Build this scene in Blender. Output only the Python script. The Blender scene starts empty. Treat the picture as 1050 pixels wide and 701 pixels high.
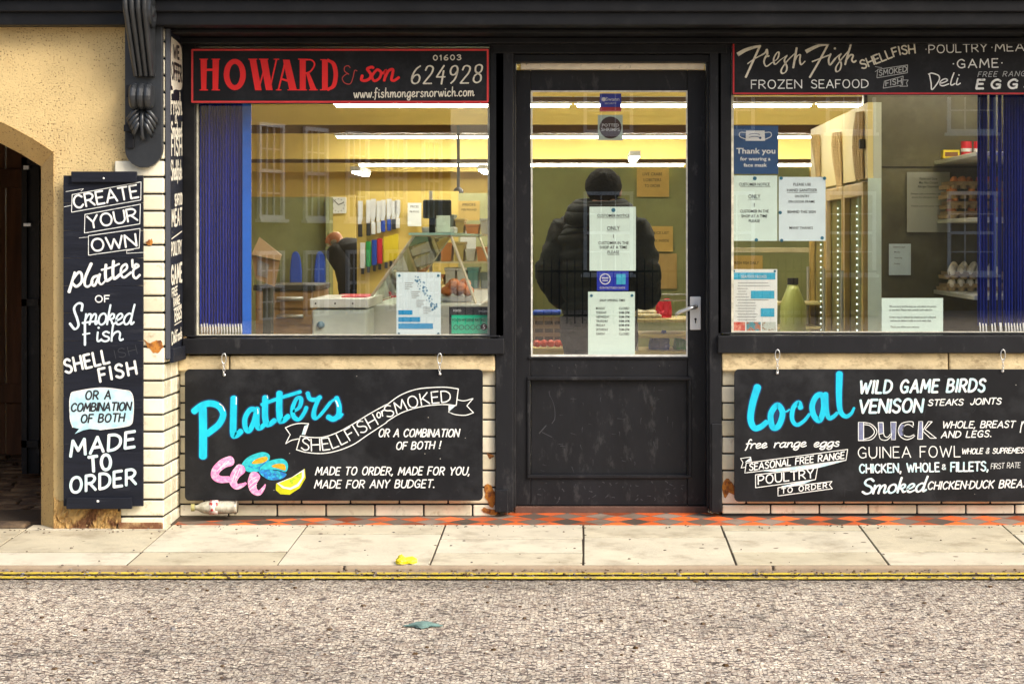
import bpy, bmesh, math, random
from mathutils import Vector, Matrix
random.seed(7)
R = math.radians
sc = bpy.context.scene
COL = sc.collection
D0, F, CX, CY, H = 10.0, 2100.0, 598.0, 245.0, 1.38   # camera distance to shopfront plane y=0, focal (photo px), vanishing point, eye height

def fx(px, y=0.0): return (px-CX)*(D0+y)/F
def fz(py, y=0.0): return H-(py-CY)*(D0+y)/F

# ------------------------------------------------------------ materials
MATS = {}
def nd(nt, t, **kw):
    n = nt.nodes.new(t)
    for k, v in kw.items(): setattr(n, k, v)
    return n
def mat(name, col, rough=0.6, metal=0.0, var=0.12, vscale=6.0, bump=0.0, bscale=40.0, emit=None, estr=0.0, island=0.0, col2=None,
        mixscale=8.0, mixlo=0.45, mixhi=0.6, spec=0.5, dirt=None, dirtscale=3.0, dirtlo=0.5, dirthi=0.7, stretch=(1,1,1), coat=0.0):
    if name in MATS: return MATS[name]
    m = bpy.data.materials.new(name); m.use_nodes = True
    nt = m.node_tree; b = nt.nodes['Principled BSDF']; L = nt.links.new
    b.inputs['Roughness'].default_value = rough; b.inputs['Metallic'].default_value = metal
    b.inputs['Specular IOR Level'].default_value = spec
    b.inputs['Coat Weight'].default_value = coat
    tc = nd(nt, 'ShaderNodeTexCoord'); mp = nd(nt, 'ShaderNodeMapping'); mp.inputs['Scale'].default_value = stretch
    L(tc.outputs['Object'], mp.inputs['Vector'])
    def noise(s, det=5.0, r=0.6):
        n = nd(nt, 'ShaderNodeTexNoise'); n.inputs['Scale'].default_value = s; n.inputs['Detail'].default_value = det
        n.inputs['Roughness'].default_value = r; L(mp.outputs['Vector'], n.inputs['Vector']); return n
    def mix(a, bb, fac):
        x = nd(nt, 'ShaderNodeMix', data_type='RGBA')
        for sock, v in ((x.inputs['Factor'], fac), (x.inputs['A'], a), (x.inputs['B'], bb)):
            if hasattr(v, 'is_linked'): L(v, sock)
            elif isinstance(v, (int, float)): sock.default_value = v
            else: sock.default_value = (*v[:3], 1)
        return x.outputs['Result']
    def ramp(src, lo, hi):
        r = nd(nt, 'ShaderNodeMapRange'); r.inputs['From Min'].default_value = lo; r.inputs['From Max'].default_value = hi
        L(src, r.inputs['Value']); return r.outputs['Result']
    c = tuple(col)
    cur = c
    if col2 is not None:
        cur = mix(c, col2, ramp(noise(mixscale).outputs['Fac'], mixlo, mixhi))
    if var > 0:
        n = noise(vscale)
        hs = nd(nt, 'ShaderNodeHueSaturation'); 
        if hasattr(cur, 'is_linked'): L(cur, hs.inputs['Color'])
        else: hs.inputs['Color'].default_value = (*cur, 1)
        r = nd(nt, 'ShaderNodeMapRange'); r.inputs['From Min'].default_value = 0.3; r.inputs['From Max'].default_value = 0.7
        r.inputs['To Min'].default_value = 1-var; r.inputs['To Max'].default_value = 1+var
        L(n.outputs['Fac'], r.inputs['Value']); L(r.outputs['Result'], hs.inputs['Value'])
        cur = hs.outputs['Color']
    if island > 0:
        g = nd(nt, 'ShaderNodeNewGeometry'); hs = nd(nt, 'ShaderNodeHueSaturation')
        r = nd(nt, 'ShaderNodeMapRange'); r.inputs['To Min'].default_value = 1-island; r.inputs['To Max'].default_value = 1+island*0.6
        L(g.outputs['Random Per Island'], r.inputs['Value']); L(r.outputs['Result'], hs.inputs['Value'])
        r2 = nd(nt, 'ShaderNodeMapRange'); r2.inputs['To Min'].default_value = 1+island; r2.inputs['To Max'].default_value = 1-island*1.5
        L(g.outputs['Random Per Island'], r2.inputs['Value']); L(r2.outputs['Result'], hs.inputs['Saturation'])
        if hasattr(cur, 'is_linked'): L(cur, hs.inputs['Color'])
        else: hs.inputs['Color'].default_value = (*cur, 1)
        cur = hs.outputs['Color']
    if dirt is not None:
        cur = mix(cur, dirt, ramp(noise(dirtscale, 8.0, 0.7).outputs['Fac'], dirtlo, dirthi))
    if hasattr(cur, 'is_linked'): L(cur, b.inputs['Base Color'])
    else: b.inputs['Base Color'].default_value = (*cur, 1)
    if bump > 0:
        n = noise(bscale, 6.0); bp = nd(nt, 'ShaderNodeBump'); bp.inputs['Strength'].default_value = bump
        bp.inputs['Distance'].default_value = 0.01; L(n.outputs['Fac'], bp.inputs['Height']); L(bp.outputs['Normal'], b.inputs['Normal'])
        rr = nd(nt, 'ShaderNodeMapRange'); rr.inputs['To Min'].default_value = max(0.05, rough-0.12); rr.inputs['To Max'].default_value = min(1, rough+0.12)
        L(n.outputs['Fac'], rr.inputs['Value']); L(rr.outputs['Result'], b.inputs['Roughness'])
    if emit is not None:
        b.inputs['Emission Color'].default_value = (*emit, 1); b.inputs['Emission Strength'].default_value = estr
    MATS[name] = m
    return m
def glassmat(name, tint=(0.99, 0.99, 0.98), r0=0.05, rough=0.0):
    if name in MATS: return MATS[name]
    m = bpy.data.materials.new(name); m.use_nodes = True; nt = m.node_tree; nt.nodes.clear(); L = nt.links.new
    o = nd(nt, 'ShaderNodeOutputMaterial'); mx = nd(nt, 'ShaderNodeMixShader')
    lw = nd(nt, 'ShaderNodeLayerWeight'); lw.inputs['Blend'].default_value = 0.5
    pw = nd(nt, 'ShaderNodeMath', operation='POWER'); pw.inputs[1].default_value = 5.0; L(lw.outputs['Facing'], pw.inputs[0])
    ma = nd(nt, 'ShaderNodeMath', operation='MULTIPLY_ADD'); ma.inputs[1].default_value = 1-r0; ma.inputs[2].default_value = r0; L(pw.outputs[0], ma.inputs[0])
    t = nd(nt, 'ShaderNodeBsdfTransparent'); t.inputs['Color'].default_value = (*tint, 1)
    g = nd(nt, 'ShaderNodeBsdfGlossy'); g.inputs['Roughness'].default_value = rough
    L(ma.outputs[0], mx.inputs[0]); L(t.outputs[0], mx.inputs[1]); L(g.outputs[0], mx.inputs[2]); L(mx.outputs[0], o.inputs[0])
    MATS[name] = m; return m

def M_paint(name, col): return mat(name, col, rough=0.65, var=0.1, vscale=60, bump=0.03, bscale=200)
BLACK = mat('black_gloss_paint', (0.006, 0.0063, 0.0075), rough=0.42, spec=.25, var=0.35, vscale=5, bump=0.12, bscale=14, dirt=(0.018, 0.018, 0.018), dirtscale=10, dirtlo=0.55, dirthi=0.85)
CORB = mat('corbel_gloss_black', (0.022, 0.025, 0.029), rough=0.33, spec=.6, var=0.3, vscale=8, bump=0.1, bscale=20)
BLACKW = mat('black_worn_paint', (0.008, 0.0085, 0.011), rough=0.5, spec=.28, var=0.3, vscale=7, bump=0.2, bscale=10, dirt=(0.07, 0.07, 0.072), dirtscale=16, dirtlo=0.56, dirthi=0.85, stretch=(1,1,.45))
BOARD = mat('chalkboard_black', (0.0065, 0.007, 0.009), rough=0.5, spec=.25, var=0.35, vscale=4, bump=0.05, bscale=30, dirt=(0.030, 0.032, 0.036), dirtscale=5, dirtlo=0.48, dirthi=0.8)
BOARDP = mat('planked_black_board', (0.008, 0.010, 0.018), rough=0.6, spec=.25, var=0.3, vscale=5, bump=0.25, bscale=18, stretch=(0.5, 1, 4), dirt=(0.055, 0.058, 0.07), dirtscale=7, dirtlo=0.6, dirthi=0.85)
TILE = mat('cream_glazed_tile', (0.82, 0.75, 0.56), rough=0.22, var=0.10, vscale=9, bump=0.06, bscale=25, island=0.17, dirt=(0.30, 0.19, 0.08), dirtscale=13, dirtlo=0.56, dirthi=0.80, coat=0.15)
TILEP = mat('pale_glazed_tile', (0.82, 0.77, 0.59), rough=0.25, var=0.08, vscale=9, bump=0.06, bscale=25, island=0.13, dirt=(0.36, 0.26, 0.12), dirtscale=15, dirtlo=0.58, dirthi=0.80, coat=0.15)
GROUT = mat('black_grout', (0.012, 0.010, 0.009), rough=0.9, bump=0.3)
SILL = mat('weathered_cream_stone', (0.62, 0.50, 0.29), rough=0.7, var=0.2, vscale=7, bump=0.4, bscale=40, dirt=(0.22, 0.15, 0.07), dirtscale=16, dirtlo=0.5, dirthi=0.75, stretch=(1, 1, 1.6))
TERRA = mat('broken_terracotta', (0.50, 0.20, 0.03), rough=0.85, col2=(0.18, 0.06, 0.02), mixscale=30, bump=0.6, bscale=60)
WHITEP = mat('white_sign_paint', (0.80, 0.82, 0.80), rough=.65, col2=(0.42,0.44,0.44), mixscale=70, mixlo=.56, mixhi=.72, var=.08, vscale=50, stretch=(1,1,.5))
CREAMP = mat('cream_sign_paint', (0.74, 0.71, 0.60), rough=.65, col2=(0.40,0.38,0.32), mixscale=70, mixlo=.56, mixhi=.72, var=.08, vscale=50)
PALEB = mat('pale_blue_sign_paint', (0.50, 0.74, 0.80), rough=0.6, col2=(0.80, 0.84, 0.84), mixscale=30, mixlo=0.45, mixhi=0.55, var=0.05)
LIGHTB = mat('light_blue_sign_paint', (0.56, 0.78, 0.85), rough=0.6, var=0.1, vscale=30, col2=(.4,.68,.78), mixscale=20)
GREYP = M_paint('grey_sign_paint', (0.33, 0.34, 0.34))
CYANP = mat('cyan_sign_paint', (0.0, 0.50, 0.70), rough=0.5, var=0.14, vscale=30, col2=(0.0,0.42,0.66), mixscale=26, mixlo=.5, mixhi=.75, stretch=(1,1,.4))
NAVYP = M_paint('dark_blue_sign_paint', (0.002, 0.022, 0.085))
REDP = mat('red_sign_paint', (0.82, 0.012, 0.012), rough=0.5, var=0.06, vscale=20)
REDB = mat('red_border_paint', (0.42, 0.012, 0.018), rough=0.5, var=0.15, vscale=14)
INK = M_paint('black_ink', (0.02, 0.02, 0.022))
BINK = mat('black_lettering_paint', (0.015, 0.015, 0.02), rough=0.6)
GLASS = glassmat('window_glass', r0=0.115)
CASEG = glassmat('display_case_glass', (0.90, 0.96, 0.93))

def asphalt():
    m = bpy.data.materials.new('granite_chip_asphalt'); m.use_nodes = True; nt = m.node_tree; b = nt.nodes['Principled BSDF']; L = nt.links.new
    tc = nd(nt, 'ShaderNodeTexCoord')
    v = nd(nt, 'ShaderNodeTexVoronoi'); v.inputs['Scale'].default_value = 70; v.inputs['Randomness'].default_value = 1; L(tc.outputs['Object'], v.inputs['Vector'])
    v2 = nd(nt, 'ShaderNodeTexVoronoi', feature='DISTANCE_TO_EDGE'); v2.inputs['Scale'].default_value = 70; L(tc.outputs['Object'], v2.inputs['Vector'])
    sx = nd(nt, 'ShaderNodeSeparateColor'); L(v.outputs['Color'], sx.inputs[0])
    cr = nd(nt, 'ShaderNodeValToRGB'); e = cr.color_ramp.elements
    e[0].position = 0; e[0].color = (0.05, 0.04, 0.035, 1); e[1].position = 1; e[1].color = (1.0, 0.90, 0.74, 1)
    for p, c in ((0.12, (0.20, 0.16, 0.14, 1)), (0.26, (0.46, 0.36, 0.28, 1)), (0.46, (0.54, 0.50, 0.44, 1)), (0.66, (0.64, 0.54, 0.42, 1)), (0.86, (0.76, 0.68, 0.55, 1))):
        x = e.new(p); x.color = c
    L(sx.outputs['Red'], cr.inputs[0])
    n = nd(nt, 'ShaderNodeTexNoise'); n.inputs['Scale'].default_value = 1.3; n.inputs['Detail'].default_value = 6; L(tc.outputs['Object'], n.inputs['Vector'])
    r = nd(nt, 'ShaderNodeMapRange'); r.inputs['From Min'].default_value = .3; r.inputs['From Max'].default_value = .7; r.inputs['To Min'].default_value = 0.8; r.inputs['To Max'].default_value = 1.12
    L(n.outputs['Fac'], r.inputs['Value'])
    hs = nd(nt, 'ShaderNodeHueSaturation'); L(cr.outputs[0], hs.inputs['Color']); L(r.outputs[0], hs.inputs['Value'])
    er = nd(nt, 'ShaderNodeMapRange'); er.inputs['From Min'].default_value = 0.02; er.inputs['From Max'].default_value = 0.10; L(v2.outputs['Distance'], er.inputs['Value'])
    mx = nd(nt, 'ShaderNodeMix', data_type='RGBA'); mx.inputs['A'].default_value = (0.13, 0.095, 0.08, 1)
    L(er.outputs[0], mx.inputs['Factor']); L(hs.outputs[0], mx.inputs['B'])
    # darker oily strip patches next to the kerb (worn, no chippings)
    sp = nd(nt, 'ShaderNodeSeparateXYZ'); L(tc.outputs['Object'], sp.inputs[0])
    n3 = nd(nt, 'ShaderNodeTexNoise'); n3.inputs['Scale'].default_value = 9; L(tc.outputs['Object'], n3.inputs['Vector'])
    ad = nd(nt, 'ShaderNodeMath', operation='MULTIPLY_ADD'); ad.inputs[1].default_value = 0.35; L(n3.outputs['Fac'], ad.inputs[0]); L(sp.outputs['Y'], ad.inputs[2])
    kr = nd(nt, 'ShaderNodeMapRange'); kr.inputs['From Min'].default_value = -1.62; kr.inputs['From Max'].default_value = -1.35; kr.inputs['To Min'].default_value = 1.0; kr.inputs['To Max'].default_value = 0.62
    L(ad.outputs[0], kr.inputs['Value'])
    hs2 = nd(nt, 'ShaderNodeHueSaturation'); L(mx.outputs['Result'], hs2.inputs['Color']); L(kr.outputs[0], hs2.inputs['Value'])
    n5 = nd(nt, 'ShaderNodeTexNoise'); n5.inputs['Scale'].default_value = .9; n5.inputs['Detail'].default_value = 8
    mp5 = nd(nt, 'ShaderNodeMapping'); mp5.inputs['Scale'].default_value = (.35, 2.2, 1); L(tc.outputs['Object'], mp5.inputs[0]); L(mp5.outputs[0], n5.inputs['Vector'])
    r5 = nd(nt, 'ShaderNodeMapRange'); r5.inputs['From Min'].default_value = .48; r5.inputs['From Max'].default_value = .68; r5.inputs['To Min'].default_value = 1.04; r5.inputs['To Max'].default_value = .84; L(n5.outputs['Fac'], r5.inputs['Value'])
    hs3 = nd(nt, 'ShaderNodeHueSaturation'); L(hs2.outputs[0], hs3.inputs['Color']); L(r5.outputs[0], hs3.inputs['Value'])
    vc = nd(nt, 'ShaderNodeTexVoronoi', feature='DISTANCE_TO_EDGE'); vc.inputs['Scale'].default_value = .55; nw = nd(nt, 'ShaderNodeTexNoise'); nw.inputs['Scale'].default_value = 3; nw.inputs['Detail'].default_value = 6
    L(tc.outputs['Object'], nw.inputs['Vector']); vm5 = nd(nt, 'ShaderNodeVectorMath', operation='MULTIPLY_ADD'); vm5.inputs[1].default_value = (.5,.5,0); L(nw.outputs['Color'], vm5.inputs[0]); L(tc.outputs['Object'], vm5.inputs[2]); L(vm5.outputs[0], vc.inputs['Vector'])
    rc = nd(nt, 'ShaderNodeMapRange'); rc.inputs['From Max'].default_value = .006; rc.inputs['To Min'].default_value = .45; L(vc.outputs['Distance'], rc.inputs['Value'])
    hs4 = nd(nt, 'ShaderNodeHueSaturation'); L(hs3.outputs[0], hs4.inputs['Color']); L(rc.outputs[0], hs4.inputs['Value'])
    L(hs4.outputs[0], b.inputs['Base Color']); b.inputs['Roughness'].default_value = 0.85
    bp = nd(nt, 'ShaderNodeBump'); bp.inputs['Strength'].default_value = 0.9; bp.inputs['Distance'].default_value = 0.006
    L(er.outputs[0], bp.inputs['Height']); L(bp.outputs[0], b.inputs['Normal'])
    return m
def stucco(name, c):
    m = mat(name, c, rough=0.85, var=0.09, vscale=5, bump=0.0, dirt=(c[0]*.72, c[1]*.60, c[2]*.5), dirtscale=2.2, dirtlo=0.52, dirthi=0.85)
    nt = m.node_tree; b = nt.nodes['Principled BSDF']; L = nt.links.new
    tc = nd(nt, 'ShaderNodeTexCoord')
    n = nd(nt, 'ShaderNodeTexNoise'); n.inputs['Scale'].default_value = 120; n.inputs['Detail'].default_value = 4; L(tc.outputs['Object'], n.inputs['Vector'])
    n4 = nd(nt, 'ShaderNodeTexNoise'); n4.inputs['Scale'].default_value = 3.5; L(tc.outputs['Object'], n4.inputs['Vector'])
    mu = nd(nt, 'ShaderNodeMath', operation='MULTIPLY_ADD'); mu.inputs[1].default_value = 0.22; L(n4.outputs['Fac'], mu.inputs[0]); L(n.outputs['Fac'], mu.inputs[2])
    r = nd(nt, 'ShaderNodeMapRange'); r.inputs['From Min'].default_value = .40; r.inputs['From Max'].default_value = .52; L(mu.outputs[0], r.inputs['Value'])
    src = b.inputs['Base Color'].links[0].from_socket
    mx = nd(nt, 'ShaderNodeMix', data_type='RGBA'); mx.inputs['A'].default_value = (c[0]*.30, c[1]*.20, c[2]*.15, 1)
    L(r.outputs[0], mx.inputs['Factor']); L(src, mx.inputs['B']); L(mx.outputs['Result'], b.inputs['Base Color'])
    ad = nd(nt, 'ShaderNodeMath', operation='ADD'); L(r.outputs[0], ad.inputs[0]); L(n.outputs['Fac'], ad.inputs[1])
    bp = nd(nt, 'ShaderNodeBump'); bp.inputs['Strength'].default_value = 0.6; bp.inputs['Distance'].default_value = 0.006
    L(ad.outputs[0], bp.inputs['Height']); L(bp.outputs[0], b.inputs['Normal'])
    return m
def checker_tiles():
    m = bpy.data.materials.new('red_grey_diamond_tiles'); m.use_nodes = True; nt = m.node_tree; b = nt.nodes['Principled BSDF']; L = nt.links.new
    tc = nd(nt, 'ShaderNodeTexCoord'); mp = nd(nt, 'ShaderNodeMapping'); mp.inputs['Rotation'].default_value = (0, 0, R(45)); L(tc.outputs['Object'], mp.inputs[0])
    s = 1/0.115
    ck = nd(nt, 'ShaderNodeTexChecker'); ck.inputs['Scale'].default_value = s; L(mp.outputs[0], ck.inputs['Vector'])
    ck.inputs['Color1'].default_value = (0.66, 0.12, 0.022, 1); ck.inputs['Color2'].default_value = (0.22, 0.17, 0.135, 1)
    wn = nd(nt, 'ShaderNodeTexWhiteNoise', noise_dimensions='2D'); vm = nd(nt, 'ShaderNodeVectorMath', operation='SCALE'); vm.inputs['Scale'].default_value = s; L(mp.outputs[0], vm.inputs[0])
    vf = nd(nt, 'ShaderNodeVectorMath', operation='FLOOR'); L(vm.outputs[0], vf.inputs[0]); L(vf.outputs[0], wn.inputs['Vector'])
    rr = nd(nt, 'ShaderNodeMapRange'); rr.inputs['To Min'].default_value = .25; rr.inputs['To Max'].default_value = 1.6; L(wn.outputs['Value'], rr.inputs['Value'])
    hs = nd(nt, 'ShaderNodeHueSaturation'); L(ck.outputs[0], hs.inputs['Color']); L(rr.outputs[0], hs.inputs['Value'])
    n = nd(nt, 'ShaderNodeTexNoise'); n.inputs['Scale'].default_value = 14; n.inputs['Detail'].default_value = 6; L(tc.outputs['Object'], n.inputs['Vector'])
    r = nd(nt, 'ShaderNodeMapRange'); r.inputs['From Min'].default_value = .5; r.inputs['From Max'].default_value = .75; r.inputs['To Max'].default_value = .8; L(n.outputs['Fac'], r.inputs['Value'])
    mx = nd(nt, 'ShaderNodeMix', data_type='RGBA'); L(r.outputs[0], mx.inputs['Factor']); L(hs.outputs[0], mx.inputs['A']); mx.inputs['B'].default_value = (0.16, 0.11, 0.07, 1)
    fr = nd(nt, 'ShaderNodeVectorMath', operation='FRACTION'); L(vm.outputs[0], fr.inputs[0])
    sp = nd(nt, 'ShaderNodeSeparateXYZ'); L(fr.outputs[0], sp.inputs[0])
    a = nd(nt, 'ShaderNodeMath', operation='MINIMUM'); L(sp.outputs[0], a.inputs[0]); L(sp.outputs[1], a.inputs[1])
    g = nd(nt, 'ShaderNodeMath', operation='GREATER_THAN'); g.inputs[1].default_value = 0.035; L(a.outputs[0], g.inputs[0])
    m2 = nd(nt, 'ShaderNodeMix', data_type='RGBA'); L(g.outputs[0], m2.inputs['Factor']); m2.inputs['A'].default_value = (0.07, 0.06, 0.05, 1); L(mx.outputs['Result'], m2.inputs['B'])
    L(m2.outputs['Result'], b.inputs['Base Color']); b.inputs['Roughness'].default_value = 0.6
    return m

# ------------------------------------------------------------ mesh helpers
class MB:
    def __init__(s): s.v = []; s.f = []; s.mi = []
    def face(s, pts, m=0):
        i = len(s.v); s.v += [tuple(p) for p in pts]; s.f.append(tuple(range(i, i+len(pts)))); s.mi.append(m)
    def box(s, x0, x1, y0, y1, z0, z1, m=0):
        if x0 > x1: x0, x1 = x1, x0
        if y0 > y1: y0, y1 = y1, y0
        if z0 > z1: z0, z1 = z1, z0
        i = len(s.v)
        s.v += [(x0,y0,z0),(x1,y0,z0),(x1,y1,z0),(x0,y1,z0),(x0,y0,z1),(x1,y0,z1),(x1,y1,z1),(x0,y1,z1)]
        for f in ((0,3,2,1),(4,5,6,7),(0,1,5,4),(1,2,6,5),(2,3,7,6),(3,0,4,7)):
            s.f.append(tuple(i+k for k in f)); s.mi.append(m)
        return s
    def hexa(s, p, m=0):            # 8 points: bottom ring then top ring
        i = len(s.v); s.v += [tuple(q) for q in p]
        for f in ((0,3,2,1),(4,5,6,7),(0,1,5,4),(1,2,6,5),(2,3,7,6),(3,0,4,7)):
            s.f.append(tuple(i+k for k in f)); s.mi.append(m)
        return s
    def prism(s, pts, y0, y1, m=0, axis='y'):    # polygon in x,z extruded in y (axis y) | y,z in x | x,y in z
        n = len(pts); i = len(s.v)
        def P(a, b, t): return (a, t, b) if axis == 'y' else ((t, a, b) if axis == 'x' else (a, b, t))
        s.v += [P(a, b, y0) for a, b in pts] + [P(a, b, y1) for a, b in pts]
        s.f.append(tuple(range(i, i+n))); s.mi.append(m)
        s.f.append(tuple(range(i+2*n-1, i+n-1, -1))); s.mi.append(m)
        for k in range(n):
            s.f.append((i+k, i+n+k, i+n+(k+1) % n, i+(k+1) % n)); s.mi.append(m)
        return s
    def tube(s, pts, r, n=10, m=0, cap=True, closed=False):
        pts = [Vector(p) for p in pts]; rs = r if isinstance(r, (list, tuple)) else [r]*len(pts)
        i = len(s.v); K = len(pts); up = None
        for k, p in enumerate(pts):
            a = pts[k-1] if k > 0 else (pts[-1] if closed else p); b = pts[(k+1) % K] if (k < K-1 or closed) else p
            t = (b-a).normalized()
            if up is None: up = Vector((0,0,1)) if abs(t.z) < .9 else Vector((1,0,0))
            u = t.cross(up).normalized(); w = u.cross(t).normalized(); up = w
            for j in range(n):
                an = 2*math.pi*j/n; s.v.append(tuple(p+(u*math.cos(an)+w*math.sin(an))*rs[k]))
        for k in range(K if closed else K-1):
            k2 = (k+1) % K
            for j in range(n):
                s.f.append((i+k*n+j, i+k*n+(j+1) % n, i+k2*n+(j+1) % n, i+k2*n+j)); s.mi.append(m)
        if cap and not closed:
            s.f.append(tuple(i+j for j in reversed(range(n)))); s.mi.append(m)
            s.f.append(tuple(i+(K-1)*n+j for j in range(n))); s.mi.append(m)
        return s
    def loft(s, rings, m=0, cap=True):
        i = len(s.v); n = len(rings[0])
        for r in rings: s.v += [tuple(p) for p in r]
        for k in range(len(rings)-1):
            for j in range(n):
                s.f.append((i+k*n+j, i+k*n+(j+1) % n, i+(k+1)*n+(j+1) % n, i+(k+1)*n+j)); s.mi.append(m)
        if cap:
            s.f.append(tuple(i+j for j in reversed(range(n)))); s.mi.append(m)
            s.f.append(tuple(i+(len(rings)-1)*n+j for j in range(n))); s.mi.append(m)
        return s
    def lathe(s, prof, c=(0,0,0), n=20, m=0, axis='z'):   # prof: (r, h)
        rings = []
        for r, h in prof:
            ring = []
            for j in range(n):
                a = 2*math.pi*j/n; ca, sa = r*math.cos(a), r*math.sin(a)
                if axis == 'z': q = (c[0]+ca, c[1]+sa, c[2]+h)
                elif axis == 'y': q = (c[0]+ca, c[1]+h, c[2]+sa)
                else: q = (c[0]+h, c[1]+ca, c[2]+sa)
                ring.append(q)
            rings.append(ring)
        return s.loft(rings, m)
    def ell(s, c, r, n=14, k=9, m=0):
        rings = []
        for a in range(k):
            t = math.pi*(a+0.02)/(k-1+0.04) - math.pi/2
            rings.append([(c[0]+r[0]*math.cos(t)*math.cos(2*math.pi*j/n), c[1]+r[1]*math.cos(t)*math.sin(2*math.pi*j/n), c[2]+r[2]*math.sin(t)) for j in range(n)])
        return s.loft(rings, m)
    def build(s, name, mats, parent=None, bevel=0, smooth=False, recalc=True, origin=None):
        me = bpy.data.meshes.new(name)
        me.from_pydata(s.v, [], s.f)
        if not isinstance(mats, (list, tuple)): mats = [mats]
        for m_ in mats: me.materials.append(m_)
        for p, i in zip(me.polygons, s.mi): p.material_index = i; p.use_smooth = smooth
        if recalc:
            bm = bmesh.new(); bm.from_mesh(me); bmesh.ops.recalc_face_normals(bm, faces=bm.faces); bm.to_mesh(me); bm.free()
        me.update()
        o = bpy.data.objects.new(name, me); COL.objects.link(o)
        if parent: o.parent = parent
        if bevel:
            b = o.modifiers.new('bevel', 'BEVEL'); b.width = bevel; b.segments = 2; b.limit_method = 'ANGLE'; b.harden_normals = False
        return o
def build_each(mb, name, mats, parent=None, **kw):
    """one object per separate piece of the builder"""
    par = list(range(len(mb.v)))
    def find(a):
        while par[a] != a: par[a] = par[par[a]]; a = par[a]
        return a
    for f in mb.f:
        for a in f[1:]: par[find(a)] = find(f[0])
    gr = {}
    for f, mi in zip(mb.f, mb.mi): gr.setdefault(find(f[0]), []).append((f, mi))
    out = []
    for fs in gr.values():
        m = MB(); idx = {}
        for f, mi in fs:
            for a in f:
                if a not in idx: idx[a] = len(m.v); m.v.append(mb.v[a])
            m.f.append(tuple(idx[a] for a in f)); m.mi.append(mi)
        out.append(m.build(name, mats, parent, **kw))
    return out
def tag(o, label=None, cat=None, group=None, kind=None):
    if label: o['label'] = label
    if cat: o['category'] = cat
    if group: o['group'] = group
    if kind: o['kind'] = kind
    return o
def thing(name, label, cat, loc=(0,0,0), rz=0, group=None):
    o = bpy.data.objects.new(name, None); COL.objects.link(o); o.location = loc; o.rotation_euler = (0,0,rz)
    o.empty_display_size = 0.1
    return tag(o, label, cat, group)
def copy_tree(o, parent=None):
    c = o.copy(); COL.objects.link(c)
    if parent is not None: c.parent = parent
    for ch in list(o.children): copy_tree(ch, c)
    return c

# ------------------------------------------------------------ sign-writing: brush strokes laid on a surface as paint
def cr(pts, closed=False, n=6):
    P = [Vector((p[0], p[1])) for p in pts]; K = len(P); out = []
    if K < 3 and not closed: return P
    rng = range(K) if closed else range(K-1)
    for k in rng:
        p1, p2 = P[k], P[(k+1) % K]
        p0 = P[k-1] if (k > 0 or closed) else p1*2-p2
        p3 = P[(k+2) % K] if (k < K-2 or closed) else p2*2-p1
        for j in range(n):
            t = j/n
            out.append(0.5*((2*p1)+(p2-p0)*t+(2*p0-5*p1+4*p2-p3)*t*t+(3*p1-p0-3*p2+p3)*t**3))
    if not closed: out.append(P[-1])
    return out
class Paint:
    """flat brush marks in a 2D frame; mapper(u, v, k) gives the 3D point, k a tiny layer lift"""
    def __init__(s, mapper): s.mb = MB(); s.map = mapper; s.k = 0
    def ribbon(s, pts, w, nib=None, contrast=0.0, taper=None, caps=True, closed=False):
        K = len(pts)
        if K < 2: return
        s.k = (s.k+1) % 14; k = s.k
        L, Rr = [], []; ws = []
        for i, p in enumerate(pts):
            a = pts[i-1] if (i > 0 or closed) else p; b = pts[(i+1) % K] if (i < K-1 or closed) else p
            t = (b-a)
            if t.length < 1e-9: t = Vector((1, 0))
            t = t.normalized(); nrm = Vector((-t.y, t.x))
            ww = w
            if nib is not None:
                an = math.atan2(-t.y, t.x); ww = w*((1-contrast)+contrast*abs(math.sin(an-nib)))
            if taper: ww *= taper[0]+(taper[1]-taper[0])*i/max(1, K-1)
            ws.append(ww)
            L.append(p+nrm*ww/2); Rr.append(p-nrm*ww/2)
        n = K if closed else K-1
        for i in range(n):
            j = (i+1) % K
            s.mb.face([s.map(*L[i], k), s.map(*L[j], k), s.map(*Rr[j], k), s.map(*Rr[i], k)])
        if caps and not closed:
            for e, q in ((0, 1), (K-1, K-2)):
                t = (pts[e]-pts[q]).normalized(); nrm = Vector((-t.y, t.x)); r = ws[e]/2
                s.mb.face([s.map(*(pts[e]+nrm*r*math.cos(a)+t*r*.8*math.sin(a)), k) for a in [math.pi*x/6 for x in range(7)]])
    def curve(s, pts, w, **kw):
        cl = kw.get('closed', False); s.ribbon(cr(pts, cl), w, **kw)
    def line(s, pts, w, **kw):
        P = [Vector(p) for p in pts]
        if kw.pop('closed', False): P.append(P[0])
        for a, b in zip(P, P[1:]): s.ribbon([a, b], w, **kw)
    def poly(s, pts, smooth=False):
        s.k = (s.k+1) % 14
        P = cr(pts, True, 5) if smooth else [Vector(p) for p in pts]
        s.mb.face([s.map(*p, s.k) for p in P])
    def dot(s, x, y, r): s.poly([(x+r*math.cos(a*math.pi/5), y+r*math.sin(a*math.pi/5)) for a in range(10)])
    def build(s, name, m, parent): return s.mb.build(name, m, parent, recalc=False)
def on_plane(y, lift=0.0012):
    return lambda u, v, k: (fx(u, y), y-lift-k*3.5e-5, fz(v, y))

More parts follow.
